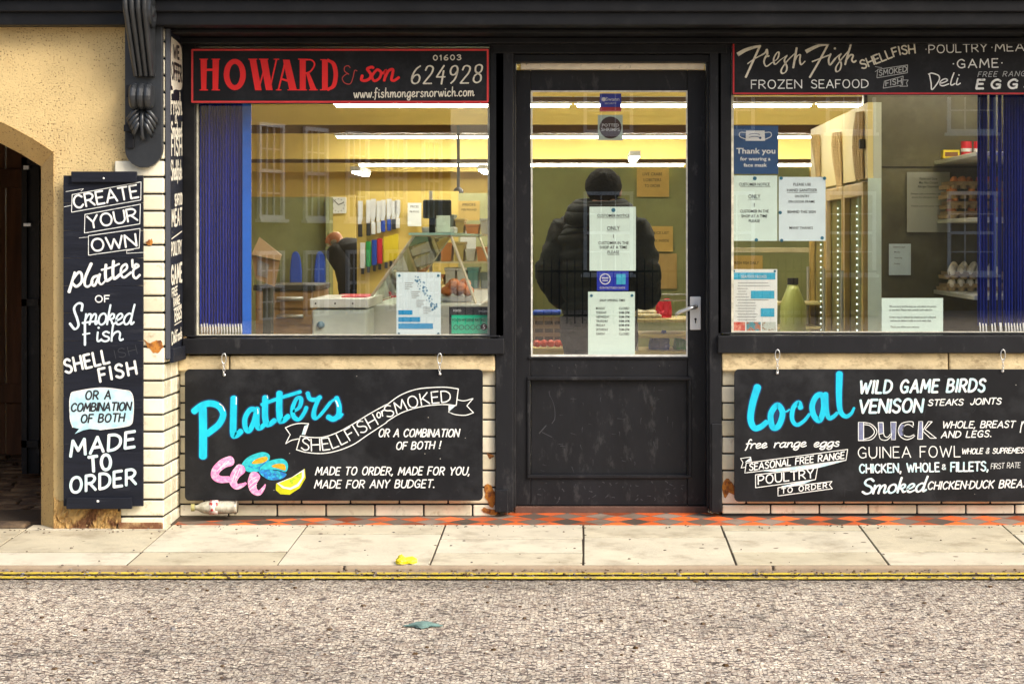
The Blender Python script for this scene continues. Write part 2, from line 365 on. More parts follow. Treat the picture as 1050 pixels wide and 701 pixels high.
G = {}
def g(ch, w, spec): 
    st = []
    for part in spec.split('|'):
        kind = part[0]; pts = [tuple(float(a) for a in q.split(',')) for q in part[1:].split()]
        st.append((kind, pts))
    G[ch] = (w, st)
g('A', .64, 'l0,0 .32,1 .64,0|l.12,.34 .52,.34'); g('B', .52, 'l0,0 0,1|c0,1 .3,.99 .45,.8 .32,.56 0,.53|c0,.53 .36,.52 .52,.28 .36,.03 0,0')
g('C', .58, 'c.56,.82 .38,.99 .17,.92 .03,.66 .03,.34 .17,.07 .38,.01 .57,.2'); g('D', .58, 'l0,0 0,1|c0,1 .33,.95 .56,.7 .56,.3 .33,.05 0,0')
g('E', .46, 'l.44,1 0,1|l0,1 0,0|l0,0 .46,0|l0,.52 .38,.52'); g('F', .44, 'l.44,1 0,1|l0,1 0,0|l0,.52 .36,.52')
g('G', .62, 'c.56,.82 .38,.99 .18,.92 .03,.66 .03,.34 .18,.07 .38,.01 .58,.12|l.58,.06 .58,.44|l.58,.44 .34,.44')
g('H', .56, 'l0,0 0,1|l.56,0 .56,1|l0,.5 .56,.5'); g('I', .06, 'l.03,0 .03,1'); g('J', .38, 'c.36,1 .36,.5 .34,.2 .2,.0 .04,.06 0,.2')
g('K', .54, 'l0,0 0,1|l.5,1 0,.42|l.14,.55 .54,0'); g('L', .44, 'l0,1 0,0|l0,0 .44,0'); g('M', .72, 'l0,0 .08,1|l.08,1 .36,.3|l.36,.3 .64,1|l.64,1 .72,0')
g('N', .58, 'l0,0 0,1|l0,1 .58,0|l.58,0 .58,1'); g('O', .66, 'o.33,1 .12,.88 .02,.5 .12,.12 .33,0 .54,.12 .64,.5 .54,.88')
g('P', .5, 'l0,0 0,1|c0,1 .34,.98 .5,.74 .34,.47 0,.45'); g('R', .54, 'l0,0 0,1|c0,1 .34,.98 .5,.75 .34,.5 0,.47|l.22,.47 .54,0')
g('Q', .66, 'o.33,1 .12,.88 .02,.5 .12,.12 .33,0 .54,.12 .64,.5 .54,.88|l.4,.25 .62,-.05')
g('S', .5, 'c.47,.85 .3,1 .1,.94 .03,.75 .14,.59 .38,.45 .48,.26 .42,.06 .22,-.01 0,.14'); g('T', .56, 'l0,1 .56,1|l.28,1 .28,0')
g('U', .58, 'c0,1 0,.6 .02,.25 .14,.04 .29,0 .44,.04 .56,.25 .58,.6 .58,1'); g('V', .6, 'l0,1 .3,0|l.3,0 .6,1'); g('W', .86, 'l0,1 .22,0|l.22,0 .43,.8|l.43,.8 .64,0|l.64,0 .86,1')
g('X', .56, 'l0,0 .56,1|l0,1 .56,0'); g('Y', .56, 'l0,1 .28,.48|l.56,1 .28,.48|l.28,.48 .28,0'); g('Z', .54, 'l0,1 .54,1|l.54,1 0,0|l0,0 .54,0')
g('0', .52, 'o.26,1 .06,.8 .0,.5 .06,.2 .26,0 .46,.2 .52,.5 .46,.8'); g('1', .2, 'l0,.8 .14,1|l.14,1 .14,0')
g('2', .5, 'c.02,.76 .1,.96 .28,1 .46,.88 .42,.6 .2,.28 0,.0|l0,0 .5,.0'); g('3', .48, 'c.02,.86 .2,1 .42,.9 .42,.66 .2,.54|c.2,.54 .44,.46 .48,.22 .3,.01 .1,.02 0,.14')
g('4', .52, 'l.36,1 0,.36|l0,.36 .52,.36|l.38,.7 .36,-.04'); g('6', .5, 'c.42,1 .18,.8 .02,.45 .04,.12 .24,0 .44,.1 .48,.34 .34,.5 .14,.44 .04,.28')
g('8', .5, 'o.25,1 .06,.9 .08,.64 .25,.52 .44,.38 .46,.12 .25,0 .04,.12 .06,.38 .25,.52 .42,.64 .44,.9'); g('9', .48, 'c.44,.7 .3,.5 .1,.52 .02,.72 .1,.94 .3,1 .44,.84 .44,.5 .34,.2 .16,0')
g('&', .56, 'c.5,.0 .3,.3 .1,.72 .12,.94 .28,1 .4,.88 .34,.66 .1,.44 .02,.2 .14,.02 .34,.04 .5,.36'); g('!', .1, 'l.08,1 .05,.3|d.05,.04'); g('.', .08, 'd.04,.04')
g(',', .1, 'l.07,.08 .0,-.16'); g('~', .1, 'd.05,.5'); g('-', .3, 'l0,.5 .3,.5'); g(' ', .32, 'n0,0'); g("'", .06, 'l.04,1 .02,.8'); g('/', .3, 'l0,0 .3,1'); g(':', .08, 'd.04,.1|d.04,.5')
# running script and casual lower case
g('a', .5, 'c.42,.5 .26,.56 .08,.42 .02,.2 .1,.02 .24,.03 .36,.2 .43,.52|c.43,.54 .39,.22 .42,.02 .5,.04 .58,.14'); g('b', .46, 'c.06,1 .04,.5 .04,.05|c.04,.3 .16,.52 .32,.53 .44,.38 .42,.14 .28,0 .12,.02 .04,.12')
g('c', .4, 'c.36,.44 .26,.55 .1,.46 .02,.25 .08,.05 .22,.0 .4,.1'); g('d', .5, 'c.42,.5 .26,.56 .08,.42 .02,.2 .1,.02 .24,.03 .36,.2 .44,.5|c.5,1.02 .44,.6 .41,.2 .43,.02 .5,.04 .57,.12')
g('e', .4, 'c.02,.2 .2,.27 .34,.42 .26,.55 .12,.5 .02,.3 .06,.06 .2,.0 .42,.12'); g('f', .32, 'c.36,.92 .28,1.02 .18,.92 .14,.6 .12,.2 .06,-.1 .02,-.2|l0,.52 .32,.56')
g('g', .46, 'c.42,.5 .26,.56 .08,.42 .02,.2 .1,.04 .24,.06 .36,.22 .42,.52|c.43,.54 .4,.1 .34,-.24 .18,-.34 .04,-.24 .1,-.1 .5,.12'); g('h', .48, 'c.1,1 .06,.5 .04,0|c.05,.24 .16,.46 .3,.54 .38,.42 .36,.15 .4,.02 .5,.08')
g('i', .18, 'c.07,.54 .05,.25 .06,.04 .13,.02 .22,.12|d.1,.8'); g('j', .18, 'c.1,.54 .08,0 .0,-.3|d.12,.8'); g('k', .46, 'c.1,1 .06,.5 .04,0|c.06,.24 .22,.52 .36,.5 .34,.32 .12,.26|c.14,.28 .26,.18 .34,.02 .46,.06')
g('l', .2, 'c.12,1 .06,.5 .05,.1 .12,.01 .24,.12'); g('m', .72, 'c.04,.54 .04,.3 .02,0|c.04,.24 .14,.46 .26,.54 .33,.42 .3,0|c.32,.24 .42,.46 .54,.54 .61,.42 .59,.12 .64,.01 .74,.1')
g('n', .46, 'c.04,.54 .04,.3 .02,0|c.04,.24 .14,.46 .28,.54 .36,.42 .34,.12 .4,.01 .5,.1'); g('o', .44, 'o.24,.56 .08,.46 .02,.22 .1,.03 .24,.0 .38,.12 .42,.34 .36,.5'); g('p', .46, 'c.08,.56 .05,.1 .0,-.38|c.05,.24 .16,.5 .32,.55 .44,.38 .4,.14 .26,.0 .1,.06')
g('r', .36, 'c.04,.54 .05,.3 .03,0|c.05,.26 .14,.46 .24,.54 .36,.5'); g('s', .36, 'c.32,.48 .2,.56 .08,.46 .14,.32 .3,.22 .3,.06 .16,-.01 0,.08'); g('t', .3, 'c.14,.86 .11,.4 .1,.1 .17,.01 .3,.1|l0,.54 .3,.58')
g('u', .46, 'c.04,.54 .02,.2 .1,.02 .24,.06 .36,.3 .4,.54|c.4,.54 .38,.15 .42,.02 .5,.1'); g('v', .42, 'c.0,.54 .12,.2 .18,0 .3,.3 .4,.56'); g('w', .62, 'c0,.54 .08,.2 .16,0 .26,.25 .32,.5|c.32,.5 .36,.2 .44,.0 .54,.25 .62,.56')
g('x', .42, 'l0,.54 .4,0|l.4,.54 0,0'); g('y', .44, 'c.04,.54 .04,.25 .14,.08 .3,.2 .4,.54|c.42,.54 .36,.0 .24,-.32 .04,-.28'); g('z', .4, 'l0,.54 .38,.54|l.38,.54 0,0|l0,0 .4,0')

def write(P, text, path, h, w, slant=0.0, track=0.2, jit=0.0, nib=None, contrast=0.0, narrow=None, caps=True):
    """letters along the baseline path (photo-pixel units, v down); fitted to the path's length"""
    pth = [Vector(p) for p in path]
    if len(pth) > 2: pth = cr(pth, False, 10)
    seg = [0.0]
    for a, b in zip(pth, pth[1:]): seg.append(seg[-1]+(b-a).length)
    tot = seg[-1]
    nat = sum(G[c][0] for c in text)+track*(len(text)-1)
    sx = tot/nat
    x = 0.0
    for ch in text:
        gw, st = G[ch]
        mid = (x+gw/2)*sx
        k = 0
        while k < len(seg)-2 and seg[k+1] < mid: k += 1
        t = (pth[k+1]-pth[k]).normalized(); base = pth[k]+t*(mid-seg[k])
        n = Vector((t.y, -t.x))            # "up" in v-down units
        jr = random.uniform(-jit, jit)
        def tf(p):
            lx = (p[0]-gw/2)*sx+slant*p[1]*h; ly = p[1]*h*(1+jr*.5)+jr*h*.3
            return base+t*lx+n*ly
        for kind, pts in st:
            if kind == 'n': continue
            q = [tf(p) for p in pts]
            if kind == 'l': P.line(q, w, nib=nib, contrast=contrast, caps=caps)
            elif kind == 'c': P.ribbon(cr(q), w, nib=nib, contrast=contrast, caps=caps)
            elif kind == 'o': P.ribbon(cr(q, True), w, nib=nib, contrast=contrast, closed=True)
            elif kind == 'd': P.dot(q[0].x, q[0].y, w*.62)
        x += gw+track

# printed text (built-in typeface) for paper notices
def printed(lines, mapper, name, m, parent, offset=0.008):
    mb = MB()
    for li, (txt, cx, by, hp, wp) in enumerate(lines):
        cu = bpy.data.curves.new('printed_text', 'FONT'); cu.body = txt; cu.resolution_u = 2; cu.align_x = 'LEFT'; cu.offset = offset; cu.size = 1
        o = bpy.data.objects.new('printed_text', cu); COL.objects.link(o)
        bpy.context.view_layer.update()
        me = bpy.data.meshes.new_from_object(o.evaluated_get(bpy.context.evaluated_depsgraph_get()))
        bpy.data.objects.remove(o); bpy.data.curves.remove(cu)
        if len(me.vertices) == 0: continue
        xs = [v.co.x for v in me.vertices]; x0, x1 = min(xs), max(xs)
        s = hp/0.70; sx = wp/(x1-x0) if wp else s
        for p in me.polygons:
            mb.face([mapper(cx+(me.vertices[i].co.x-(x0+x1)/2)*sx, by-me.vertices[i].co.y*s, li % 5) for i in p.vertices])
        bpy.data.meshes.remove(me)
    return mb.build(name, m, parent, recalc=False)
# ============================================================ SETTING
YP = -0.37      # face of the tiled pier
YS = -0.35      # face of the rendered wall
XRET = fx(168, YP)
KY = -1.27      # kerb edge
ZK = -0.015     # pavement height at the kerb
ZR = -0.035     # road height
def pavez(y): return 0.022+(y+0.25)*(0.037/1.02)
road = MB()
ny = 24
road.box(-60, 60, -60, KY-0.0, ZR-0.3, ZR)
o = road.build('road', asphalt()); tag(o, kind='structure')
PAVE = mat('cream_paving_stone', (0.60, 0.54, 0.40), rough=0.8, var=0.12, vscale=4, bump=0.35, bscale=70, island=0.12, dirt=(0.24, 0.185, 0.115), dirtscale=5, dirtlo=0.50, dirthi=0.82)
_nt = PAVE.node_tree; _b = _nt.nodes['Principled BSDF']; _v = nd(_nt, 'ShaderNodeTexVoronoi'); _v.inputs['Scale'].default_value = 5.5; _tc = nd(_nt, 'ShaderNodeTexCoord'); _nt.links.new(_tc.outputs['Object'], _v.inputs['Vector'])
_r = nd(_nt, 'ShaderNodeMapRange'); _r.inputs['From Min'].default_value = .055; _r.inputs['From Max'].default_value = .085; _nt.links.new(_v.outputs['Distance'], _r.inputs['Value'])
_m = nd(_nt, 'ShaderNodeMix', data_type='RGBA'); _src = _b.inputs['Base Color'].links[0].from_socket; _nt.links.new(_r.outputs[0], _m.inputs['Factor']); _m.inputs['A'].default_value = (0.17,0.13,0.09,1); _nt.links.new(_src, _m.inputs['B']); _nt.links.new(_m.outputs['Result'], _b.inputs['Base Color'])
JOINT = mat('dark_joint_dirt', (0.05, 0.035, 0.022), rough=0.95, bump=0.3)
KERB = mat('brown_kerb_stone', (0.30, 0.22, 0.15), rough=0.8, var=0.2, vscale=9, bump=0.3, bscale=40, dirt=(0.10, 0.07, 0.05), dirtscale=9, dirtlo=0.5, dirthi=0.8)
# paving: long slabs laid in columns whose cross joints run straight to the wall
pv = MB()
def slab(x0, x1, ya, yb):
    gp = 0.0045
    x0 += gp; x1 -= gp; ya += .013; yb -= .013
    dz = random.uniform(-.0015, .0015)
    za, zb = pavez(ya)+dz, pavez(yb)+dz
    j = [(random.uniform(-.002,.002), random.uniform(-.003,.003)) for _ in range(4)]
    c4 = [(x0+j[0][0],ya+j[0][1],za),(x1+j[1][0],ya+j[1][1],za),(x1+j[2][0],yb+j[2][1],zb),(x0+j[3][0],yb+j[3][1],zb)]
    pv.hexa([(a_,b_,c_-.05) for a_,b_,c_ in c4]+c4)
xs = [-12.5+0.02*0]
joints = [-12.0,-10.9,-9.6,-8.5,-7.3,-6.1,-5.0,-4.1,-3.31,-2.62,-1.955,-1.31,-0.655,0.0,0.655,1.31,1.99,2.7,3.4,4.1,5.2,6.3,7.4,8.6,9.8,11.0]
ksplit = KY+0.035
for i, (a, b) in enumerate(zip(joints, joints[1:])):
    ys = [ksplit]
    r = [(-0.93,), (-0.50,), (-0.96,-0.62), (-0.58,), (-0.94,-0.40)][i % 5]
    ys += list(r)
    ys.append(-0.25 if -1.97 < b <= 11.5 else -0.34)
    for ya, yb in zip(ys, ys[1:]): slab(a, b, ya, yb)
tag(pv.build('pavement', PAVE, bevel=0.002), kind='structure')
bed = MB()
bed.hexa([(-12,KY+.005,-.3),(11.5,KY+.005,-.3),(11.5,.2,-.3),(-12,.2,-.3),(-12,KY+.005,pavez(KY)-.005),(11.5,KY+.005,pavez(KY)-.005),(11.5,.2,pavez(.2)-.005),(-12,.2,pavez(.2)-.005)])
tag(bed.build('paving_bed', JOINT), kind='structure')
kb = MB()
x = -12.0
while x < 11:
    L_ = 1.83
    kb.hexa([(x+.002,KY,-.3),(x+L_-.002,KY,-.3),(x+L_-.002,ksplit,-.3),(x+.002,ksplit,-.3),(x+.003,KY,pavez(KY)+.001),(x+L_-.003,KY,pavez(KY)+.001),(x+L_-.003,ksplit,pavez(ksplit)+.001),(x+.003,ksplit,pavez(ksplit)+.001)])
    x += L_
tag(kb.build('kerb', mat('cream_kerb_stone', (0.36,0.28,0.19), rough=0.8, var=0.2, vscale=9, bump=0.3, bscale=40, dirt=(0.16,0.11,0.07), dirtscale=9, dirtlo=0.5, dirthi=0.8), bevel=0.01), kind='structure')
# gutter strip and double yellow lines (slightly wandering bands)
YEL = mat('yellow_road_paint', (0.60, 0.44, 0.03), rough=0.8, var=0.2, vscale=12, bump=0.6, bscale=60, dirt=(0.26, 0.20, 0.10), dirtscale=26, dirtlo=0.50, dirthi=0.62)
def band(y0, w, z, m, name):
    b = MB(); n = 60; pts = []
    for i in range(n+1):
        xx = -12+23.5*i/n
        yy = y0-0.02*math.sin((xx+1.2)*0.9)*0.7-0.012*abs(xx-0.2)*0.35
        pts.append((xx, yy))
    for (a, ya), (c, yc) in zip(pts, pts[1:]):
        b.face([(a,ya-w,z),(c,yc-w,z),(c,yc,z),(a,ya,z)])
    o = b.build(name, m, recalc=False); tag(o, kind='structure')
tag(MB().box(-12, 11.5, KY-0.055, KY-0.003, ZR-.01, ZR+.004).build('gutter', KERB), kind='structure')
band(KY-0.068, 0.052, ZR+.008, YEL, 'yellow_line')
band(KY-0.172, 0.056, ZR+.008, YEL, 'yellow_line')
# tiled apron in front of the door, rising from the pavement to the shopfront
ap = MB()
ya, yb = -0.248, 0.20
ap.hexa([(-1.95,ya,-.1),(11.5,ya,-.1),(11.5,yb,-.1),(-1.95,yb,-.1),(-1.95,ya,.018),(11.5,ya,.022),(11.5,yb,.052),(-1.95,yb,.030)])
tag(ap.build('tiled_apron', checker_tiles()), kind='structure')
# passage floor behind the arch
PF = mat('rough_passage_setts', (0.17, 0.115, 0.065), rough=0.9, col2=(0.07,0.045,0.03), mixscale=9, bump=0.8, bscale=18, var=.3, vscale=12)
psf = MB()
yy = -0.32
while yy < 2.9:
    xx = -4.3+random.uniform(-.1, 0)
    while xx < -2.5:
        w_ = random.uniform(.14, .26); h_ = random.uniform(-.01, .014)
        psf.box(xx, xx+w_-.012, yy, yy+.13, -.1, .018+h_); xx += w_
    yy += .142
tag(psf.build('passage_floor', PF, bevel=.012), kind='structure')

# ============================================================ THE SHOP BUILDING
shop = thing('shop_building', 'old fish shop with black timber front, tiled base and yellow wall with arch', 'shop')
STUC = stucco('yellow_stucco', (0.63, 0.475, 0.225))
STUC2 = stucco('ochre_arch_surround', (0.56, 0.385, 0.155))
ZT = 3.6
# --- rendered wall with segmental arch (opening X -4.2..XJ)
XJ = fx(55, YS)          # outer edge of the surround
XI = fx(37, YS)          # opening jamb
XL = -4.25
cxm = (XI+XL)/2; half = (XI-XL)/2
ZSp = fz(170, YS); RA = 1.50
zc = ZSp-math.sqrt(RA*RA-half*half)
def arc(r, n=16, x0=XL, x1=XI):
    return [(x0+(x1-x0)*i/n, zc+math.sqrt(max(0, r*r-(x0+(x1-x0)*i/n-cxm)**2))) for i in range(n+1)]
out = arc(RA+0.10, 18, XL-(XJ-XI), XJ)
w = MB()
# piers left and right of the surround, spandrel strip above it
w.box(XJ, fx(118, YS), YS, 0.10, -0.05, ZT)
w.box(fx(118, YS), XRET-0.02, YS, 0.10, fz(168, YS), ZT)
w.box(-9, XL-(XJ-XI), YS, 0.10, -0.05, ZT)
for (xa, za), (xb, zb) in zip(out, out[1:]):
    w.prism([(xa, za), (xb, zb), (xb, ZT), (xa, ZT)], YS, 0.10)
w.build('rendered_wall', STUC, shop)
# arch surround: splayed reveal ring
s_ = MB(); YI = YS+0.09
inn = arc(RA, 18)
inner_pts = [(XL, 0.0)]+inn+[(XI, 0.0)]
outer_pts = [(XL-(XJ-XI), 0.0)]+out+[(XJ, 0.0)]
for (a, b), (c, d) in zip(zip(inner_pts, outer_pts), zip(inner_pts[1:], outer_pts[1:])):
    (ax, az), (bx_, bz) = a, b; (cx_, cz), (dx, dz) = c, d
    s_.hexa([(ax,YI,az),(cx_,YI,cz),(cx_,0.12,cz),(ax,0.12,az),(bx_,YS-.004,bz),(dx,YS-.004,dz),(dx,0.12,dz),(bx_,0.12,bz)])
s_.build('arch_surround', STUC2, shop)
# rough exposed plinth at the foot of the wall
pl = MB()
PL = mat('crumbling_plinth_stone', (0.52, 0.33, 0.12), rough=0.9, col2=(0.17,0.075,0.03), mixscale=9, mixlo=.5, mixhi=.6, bump=1.0, bscale=24, var=.25)
gx = [fx(56, YS)+(fx(125, YS)-fx(56, YS))*i/40 for i in range(41)]; gz = [0.005+.13*j/9 for j in range(10)]
rp = random.Random(5)
gg = [[(x_, YS-(.004+.016*rp.random())*(1 if j < 8 else .5)-.006*math.sin(x_*14), z_+(.025*math.sin(x_*9)+.02*rp.random() if j == 9 else 0)) for j, z_ in enumerate(gz)] for x_ in gx]
for i in range(40):
    for j in range(9): pl.face([gg[i][j], gg[i+1][j], gg[i+1][j+1], gg[i][j+1]])
for i in range(40): pl.face([gg[i][9], gg[i+1][9], (gg[i+1][9][0], YS+.01, gg[i+1][9][2]+.012), (gg[i][9][0], YS+.01, gg[i][9][2]+.012)])
pl.build('crumbling_plinth', PL, shop)
MB().box(fx(121, YP), XRET-.004, YP-.004, YP+.02, .004, .05).build('broken_base_brick', mat('brown_broken_brick', (0.17,0.07,0.03), rough=.9, col2=(0.45,0.30,0.14), mixscale=14, bump=.8), shop, bevel=.008)
# --- tiled pier: one header per course, with return face
pier = MB(); ch = 17.4*(D0+YP)/F
z = 0.0; row = 0
while z < 2.37:
    z1 = min(z+ch-.009, 2.372)
    px0 = 118 if z1 < fz(164, YP) else 150
    if row < 2: px0 = 124
    xa = fx(px0, YP)+random.uniform(-.003, .003)
    pier.box(xa, XRET, YP+random.uniform(0,.002), -.20, z, z1)
    pier.box(XRET-.10, XRET, -.196, -0.075, z, z1)
    pier.box(XRET-.10, XRET, -.071, 0.045, z, z1)
    z += ch; row += 1
pier.build('tiled_pier', TILEP, shop, bevel=.006)
MB().box(fx(117, YP)+.01, XRET-.008, YP+.008, .05, 0, fz(176,YP)).build('pier_core', GROUT, shop)
MB().box(fx(152, YP), XRET-.008, YP+.008, .05, fz(166,YP)+.001, 2.37).build('pier_core', GROUT, shop)
cp = MB()
def patch(mb, pts, y, th=.0015):
    P = [(fx(a, y), fz(b, y)) for a, b in pts]
    P = [(p.x+random.uniform(-.0045,.0045), p.y+random.uniform(-.0045,.0045)) for p in cr(P, True, 3)]
    mb.prism(P, y-th, y+.004)
patch(cp, [(148,347),(154,352),(160,348),(166,351),(167,357),(161,361),(156,360),(150,353)], YP)
patch(cp, [(151,247),(155,245),(157,249),(154,252),(150,250)], YP)


patch(cp, [(499,496),(505,500),(508,508),(505,520),(501,516),(497,505)], 0, .003)
patch(cp, [(496,520),(508,523),(508,527),(495,525)], 0, .003)
patch(cp, [(500,465),(507,466),(503,471)], 0)
patch(cp, [(741,494),(748,491),(752,497),(755,508),(748,505),(742,510)], 0, .003)
patch(cp, [(741,375),(744,373),(743,381)], 0)
build_each(cp, 'chipped_patch', TERRA, shop)
# --- stallrisers of glazed brick
def stall(x0, x1, zb, name):
    m = MB(); bw = 0.2385; chh = 17.3*D0/F; zt = fz(379)
    z = zt; row = 0; ph = 0
    while z > zb+.012:
        za = max(z-chh+.0065, zb); off = (row % 2)*bw/2
        xs = x0-off
        while xs < x1:
            a, b = max(xs+.003, x0), min(xs+bw-.003, x1)
            if b-a > .02: m.box(a, b, random.uniform(-.0015, .001), .06, za, z)
            xs += bw
        z -= chh; row += 1
    m.build(name, TILE, shop, bevel=.006)
    MB().box(x0+.004, x1-.004, .004, .09, zb-.03, zt).build(name+'_core', GROUT, shop)
XA, XB = fx(184), fx(508)
XC, XD = fx(740), 3.2
stall(XA, XB, 0.028, 'stallriser'); stall(XC, XD, 0.040, 'stallriser')
# stone sills above them (joints as real gaps)
sl = MB()
for a, b in ((184, 236), (237, 508)): sl.box(fx(a), fx(b)-.001, -.035, .07, fz(380), fz(364))
for a, b in ((740, 971), (972, 1090), (1091, 1260)): sl.box(fx(a), fx(b)-.001, -.035, .07, fz(380), fz(361))
build_each(sl, 'stone_sill', SILL, shop, bevel=.007)
# --- black timber front
def bxp(m, a, b, t, bt, y0, y1, yref=None):
    yr = y0 if yref is None else yref
    m.box(fx(a, yr), fx(b, yr), y0, y1, fz(bt, yr), fz(t, yr))
fa = MB()
ZF = fz(26, -.45)
fa.box(-9, 6, -.45, .0, ZF, 2.62); fa.box(-9, 6, -.475, -.45, ZF+.06, 2.60); fa.box(-9, 6, -.50, -.475, ZF+.115, 2.58)
fa.prism([(-.50, 2.58), (-.62, 2.66), (-.62, 2.72), (0, 2.72), (0, 2.58)], -9, 6, axis='x')
fa.build('fascia', BLACK, shop, bevel=.006)
hd = MB()
hd.box(XRET+.004, 6, -.30, .0, ZF-.02, ZF-.002); hd.box(XRET+.004, 6, -.10, .10, ZF-.05, ZF-.0215)
hd.box(XRET+.004, 6, -.06, .10, fz(41,-.06), ZF-.0515)
hd.box(fx(505), fx(745), -.035, .10, fz(55,-.03), fz(41,-.06)-.001)
hd.box(fx(512), fx(742), -.005, .12, fz(64, 0), fz(55,-.03)-.001)
hd.build('header', BLACK, shop, bevel=.004)
MB().box(fx(534,.06), fx(722,.06), .045, .11, fz(71,.05), fz(65,.05)).build('transom_strip', mat('dirty_cream_paint', (0.82,0.74,0.58), rough=.6, var=.1, vscale=20, dirt=(0.05,0.04,0.03), dirtscale=30, dirtlo=.62, dirthi=.72), shop, bevel=.002)
po = MB()
# posts between windows and door
bxp(po, 508, 526.5, 40, 524, -.03, .14); bxp(po, 727.5, 740, 40, 524, -.03, .14, -.03)
bxp(po, 523.5, 529, 64, 520, .0, .14, 0.02)
bxp(po, 724.5, 729, 64, 520, .0, .14, 0.02)
build_each(po, 'door_post', BLACKW, shop, bevel=.004)
pp = MB(); bxp(pp, 507.5, 521, 502, 525, -.045, .0); bxp(pp, 729.5, 740.5, 434, 525, -.037, .0)
build_each(pp, 'post_plinth', BLACKW, shop, bevel=.004)
def window(x0, x1, xg0, xg1, ytop, ygt, ygb, yrb, nm):
    wd = bpy.data.objects.new('shop_window', None); COL.objects.link(wd); wd.parent = shop
    f = MB()
    bxp(f, x0, xg0, 40, ygb, -.03, .10); 
    if xg1 < 1100: bxp(f, xg1, x1, 40, ygb, -.03, .10)
    else: bxp(f, xg1, x1, 40, ygb, -.03, .10)
    f.box(fx(xg0,-.03)+.001, fx(xg1,-.03)-.001, -.03, .10, fz(ytop-2, -.03), fz(40, -.03))
    f.build('frame', BLACK, wd, bevel=.004)
    r = MB(); r.box(fx(x0,-.06), fx(x1,-.06), -.065, .10, fz(yrb,-.06), fz(ygb+2,-.06))
    r.box(fx(x0+4,-.045), fx(x1-4,-.045), -.045, -.02, fz(ygb+1,-.06)-.0, fz(ygb-1,-.06))
    r.build('bottom_rail', BLACKW, wd, bevel=.005)
    p = MB()
    p.box(fx(xg0,0)+.0, fx(xg0,0)+.012, .012, .028, fz(ygb,0), fz(ytop,0)); p.box(fx(xg1,0)-.010, fx(xg1,0), .012, .028, fz(ygb,0), fz(ytop,0))
    p.box(fx(xg0,0)+.0125, fx(xg1,0)-.0105, .012, .028, fz(ygb,0)+.0, fz(ygb,0)+.010)
    p.build('putty_line', mat('cream_putty', (0.62,0.60,0.48), rough=.7, var=.3, vscale=30), wd)
    gl = MB(); gl.box(fx(xg0,0)-.01, fx(xg1,0)+.01, .030, .036, fz(ygb,0)-.01, fz(ytop,0)+.01)
    gl.build('pane', GLASS, wd)
window(187, 517, 200, 502, 50, 106, 345, 363, 'a')
window(736, 1130, 750, 1118, 41, 97, 342, 362, 'b')
# --- the door
YD = .115
door = bpy.data.objects.new('door', None); COL.objects.link(door); door.parent = shop
d = MB()
def dbx(m, a, b, t, bt, y0, y1): m.box(fx(a,YD), fx(b,YD), y0, y1, fz(bt,YD), fz(t,YD))
dbx(d, 528, 544, 72, 518, YD, YD+.05); dbx(d, 705, 726, 72, 518, YD, YD+.05)
dbx(d, 544.2, 704.8, 72, 94, YD, YD+.05); dbx(d, 544.2, 704.8, 366, 388, YD, YD+.05); dbx(d, 544.2, 704.8, 489, 518, YD, YD+.05)
dbx(d, 544.2, 704.8, 388, 489, YD+.022, YD+.04)
d.build('door_leaf', BLACKW, door, bevel=.003)
d = MB()
for a, b, t, bt in ((540.5, 709, 386, 389.5), (540.5, 709, 486.5, 490), (540.5, 543.5, 389.7, 486.3), (706, 709, 389.7, 486.3)):
    dbx(d, a, b, t, bt, YD-.012, YD+.02)
for a, b, t, bt in ((541.5, 707.5, 365.5, 368),): dbx(d, a, b, t, bt, YD-.010, YD+.0)
d.build('panel_moulding', BLACKW, door, bevel=.003)
d = MB()
for a, b, t, bt in ((544.5, 705, 93, 94.5), (544.5, 705, 363.5, 365.5), (544.5, 546, 94.6, 363.4), (703.6, 705, 94.6, 363.4)): dbx(d, a, b, t, bt, YD-.004, YD+.015)
d.build('glazing_bead', mat('grey_white_bead', (0.60,0.60,0.56), rough=.5, var=.25, vscale=30), door)
d = MB(); dbx(d, 544, 705, 94, 366, YD+.02, YD+.026); d.build('door_pane', GLASS, door)
MET = mat('satin_metal', (0.62, 0.63, 0.63), rough=.32, metal=.9, var=.05)
WHT = mat('white_enamel', (0.78, 0.79, 0.78), rough=.35, var=.05)
hx, hz_ = fx(713, YD), fz(314, YD)
h = MB(); h.box(hx-.027, hx+.027, YD-.010, YD-.001, fz(338,YD), fz(304,YD)); 
ho = h.build('handle_plate', WHT, door, bevel=.004)
h = MB(); h.tube([(hx, YD-.01, hz_), (hx, YD-.055, hz_)], .011, 12); h.tube([(hx,YD-.050,hz_),(hx-.03,YD-.056,hz_-.008),(hx-.075,YD-.056,hz_-.026),(hx-.10,YD-.05,hz_-.04)], [.011,.010,.009,.008], 10)
h.build('door_handle', MET, door, smooth=True)
h = MB(); h.lathe([(.0,-.004),(.006,-.003),(.006,0)], (hx, YD-.0105, fz(327,YD)), 10, axis='y'); h.box(hx-.0025, hx+.0025, YD-.014, YD-.0105, fz(331,YD), fz(327,YD)); h.build('keyhole', INK, door)
h = MB()
for px in (566, 573, 590, 648, 676, 686): h.ell((fx(px,YD), YD-.001, fz(376+ (px%5)-2,YD)), (.004,.003,.004), 8, 5)
build_each(h, 'screw_hole', INK, door)
# threshold
MB().box(fx(527.5,.1), fx(726.5,.1), .10, .20, .0, fz(519,.1)).build('threshold', mat('worn_dark_threshold', (0.10,0.05,0.035), rough=.8, var=.3, bump=.3), shop, bevel=.006)
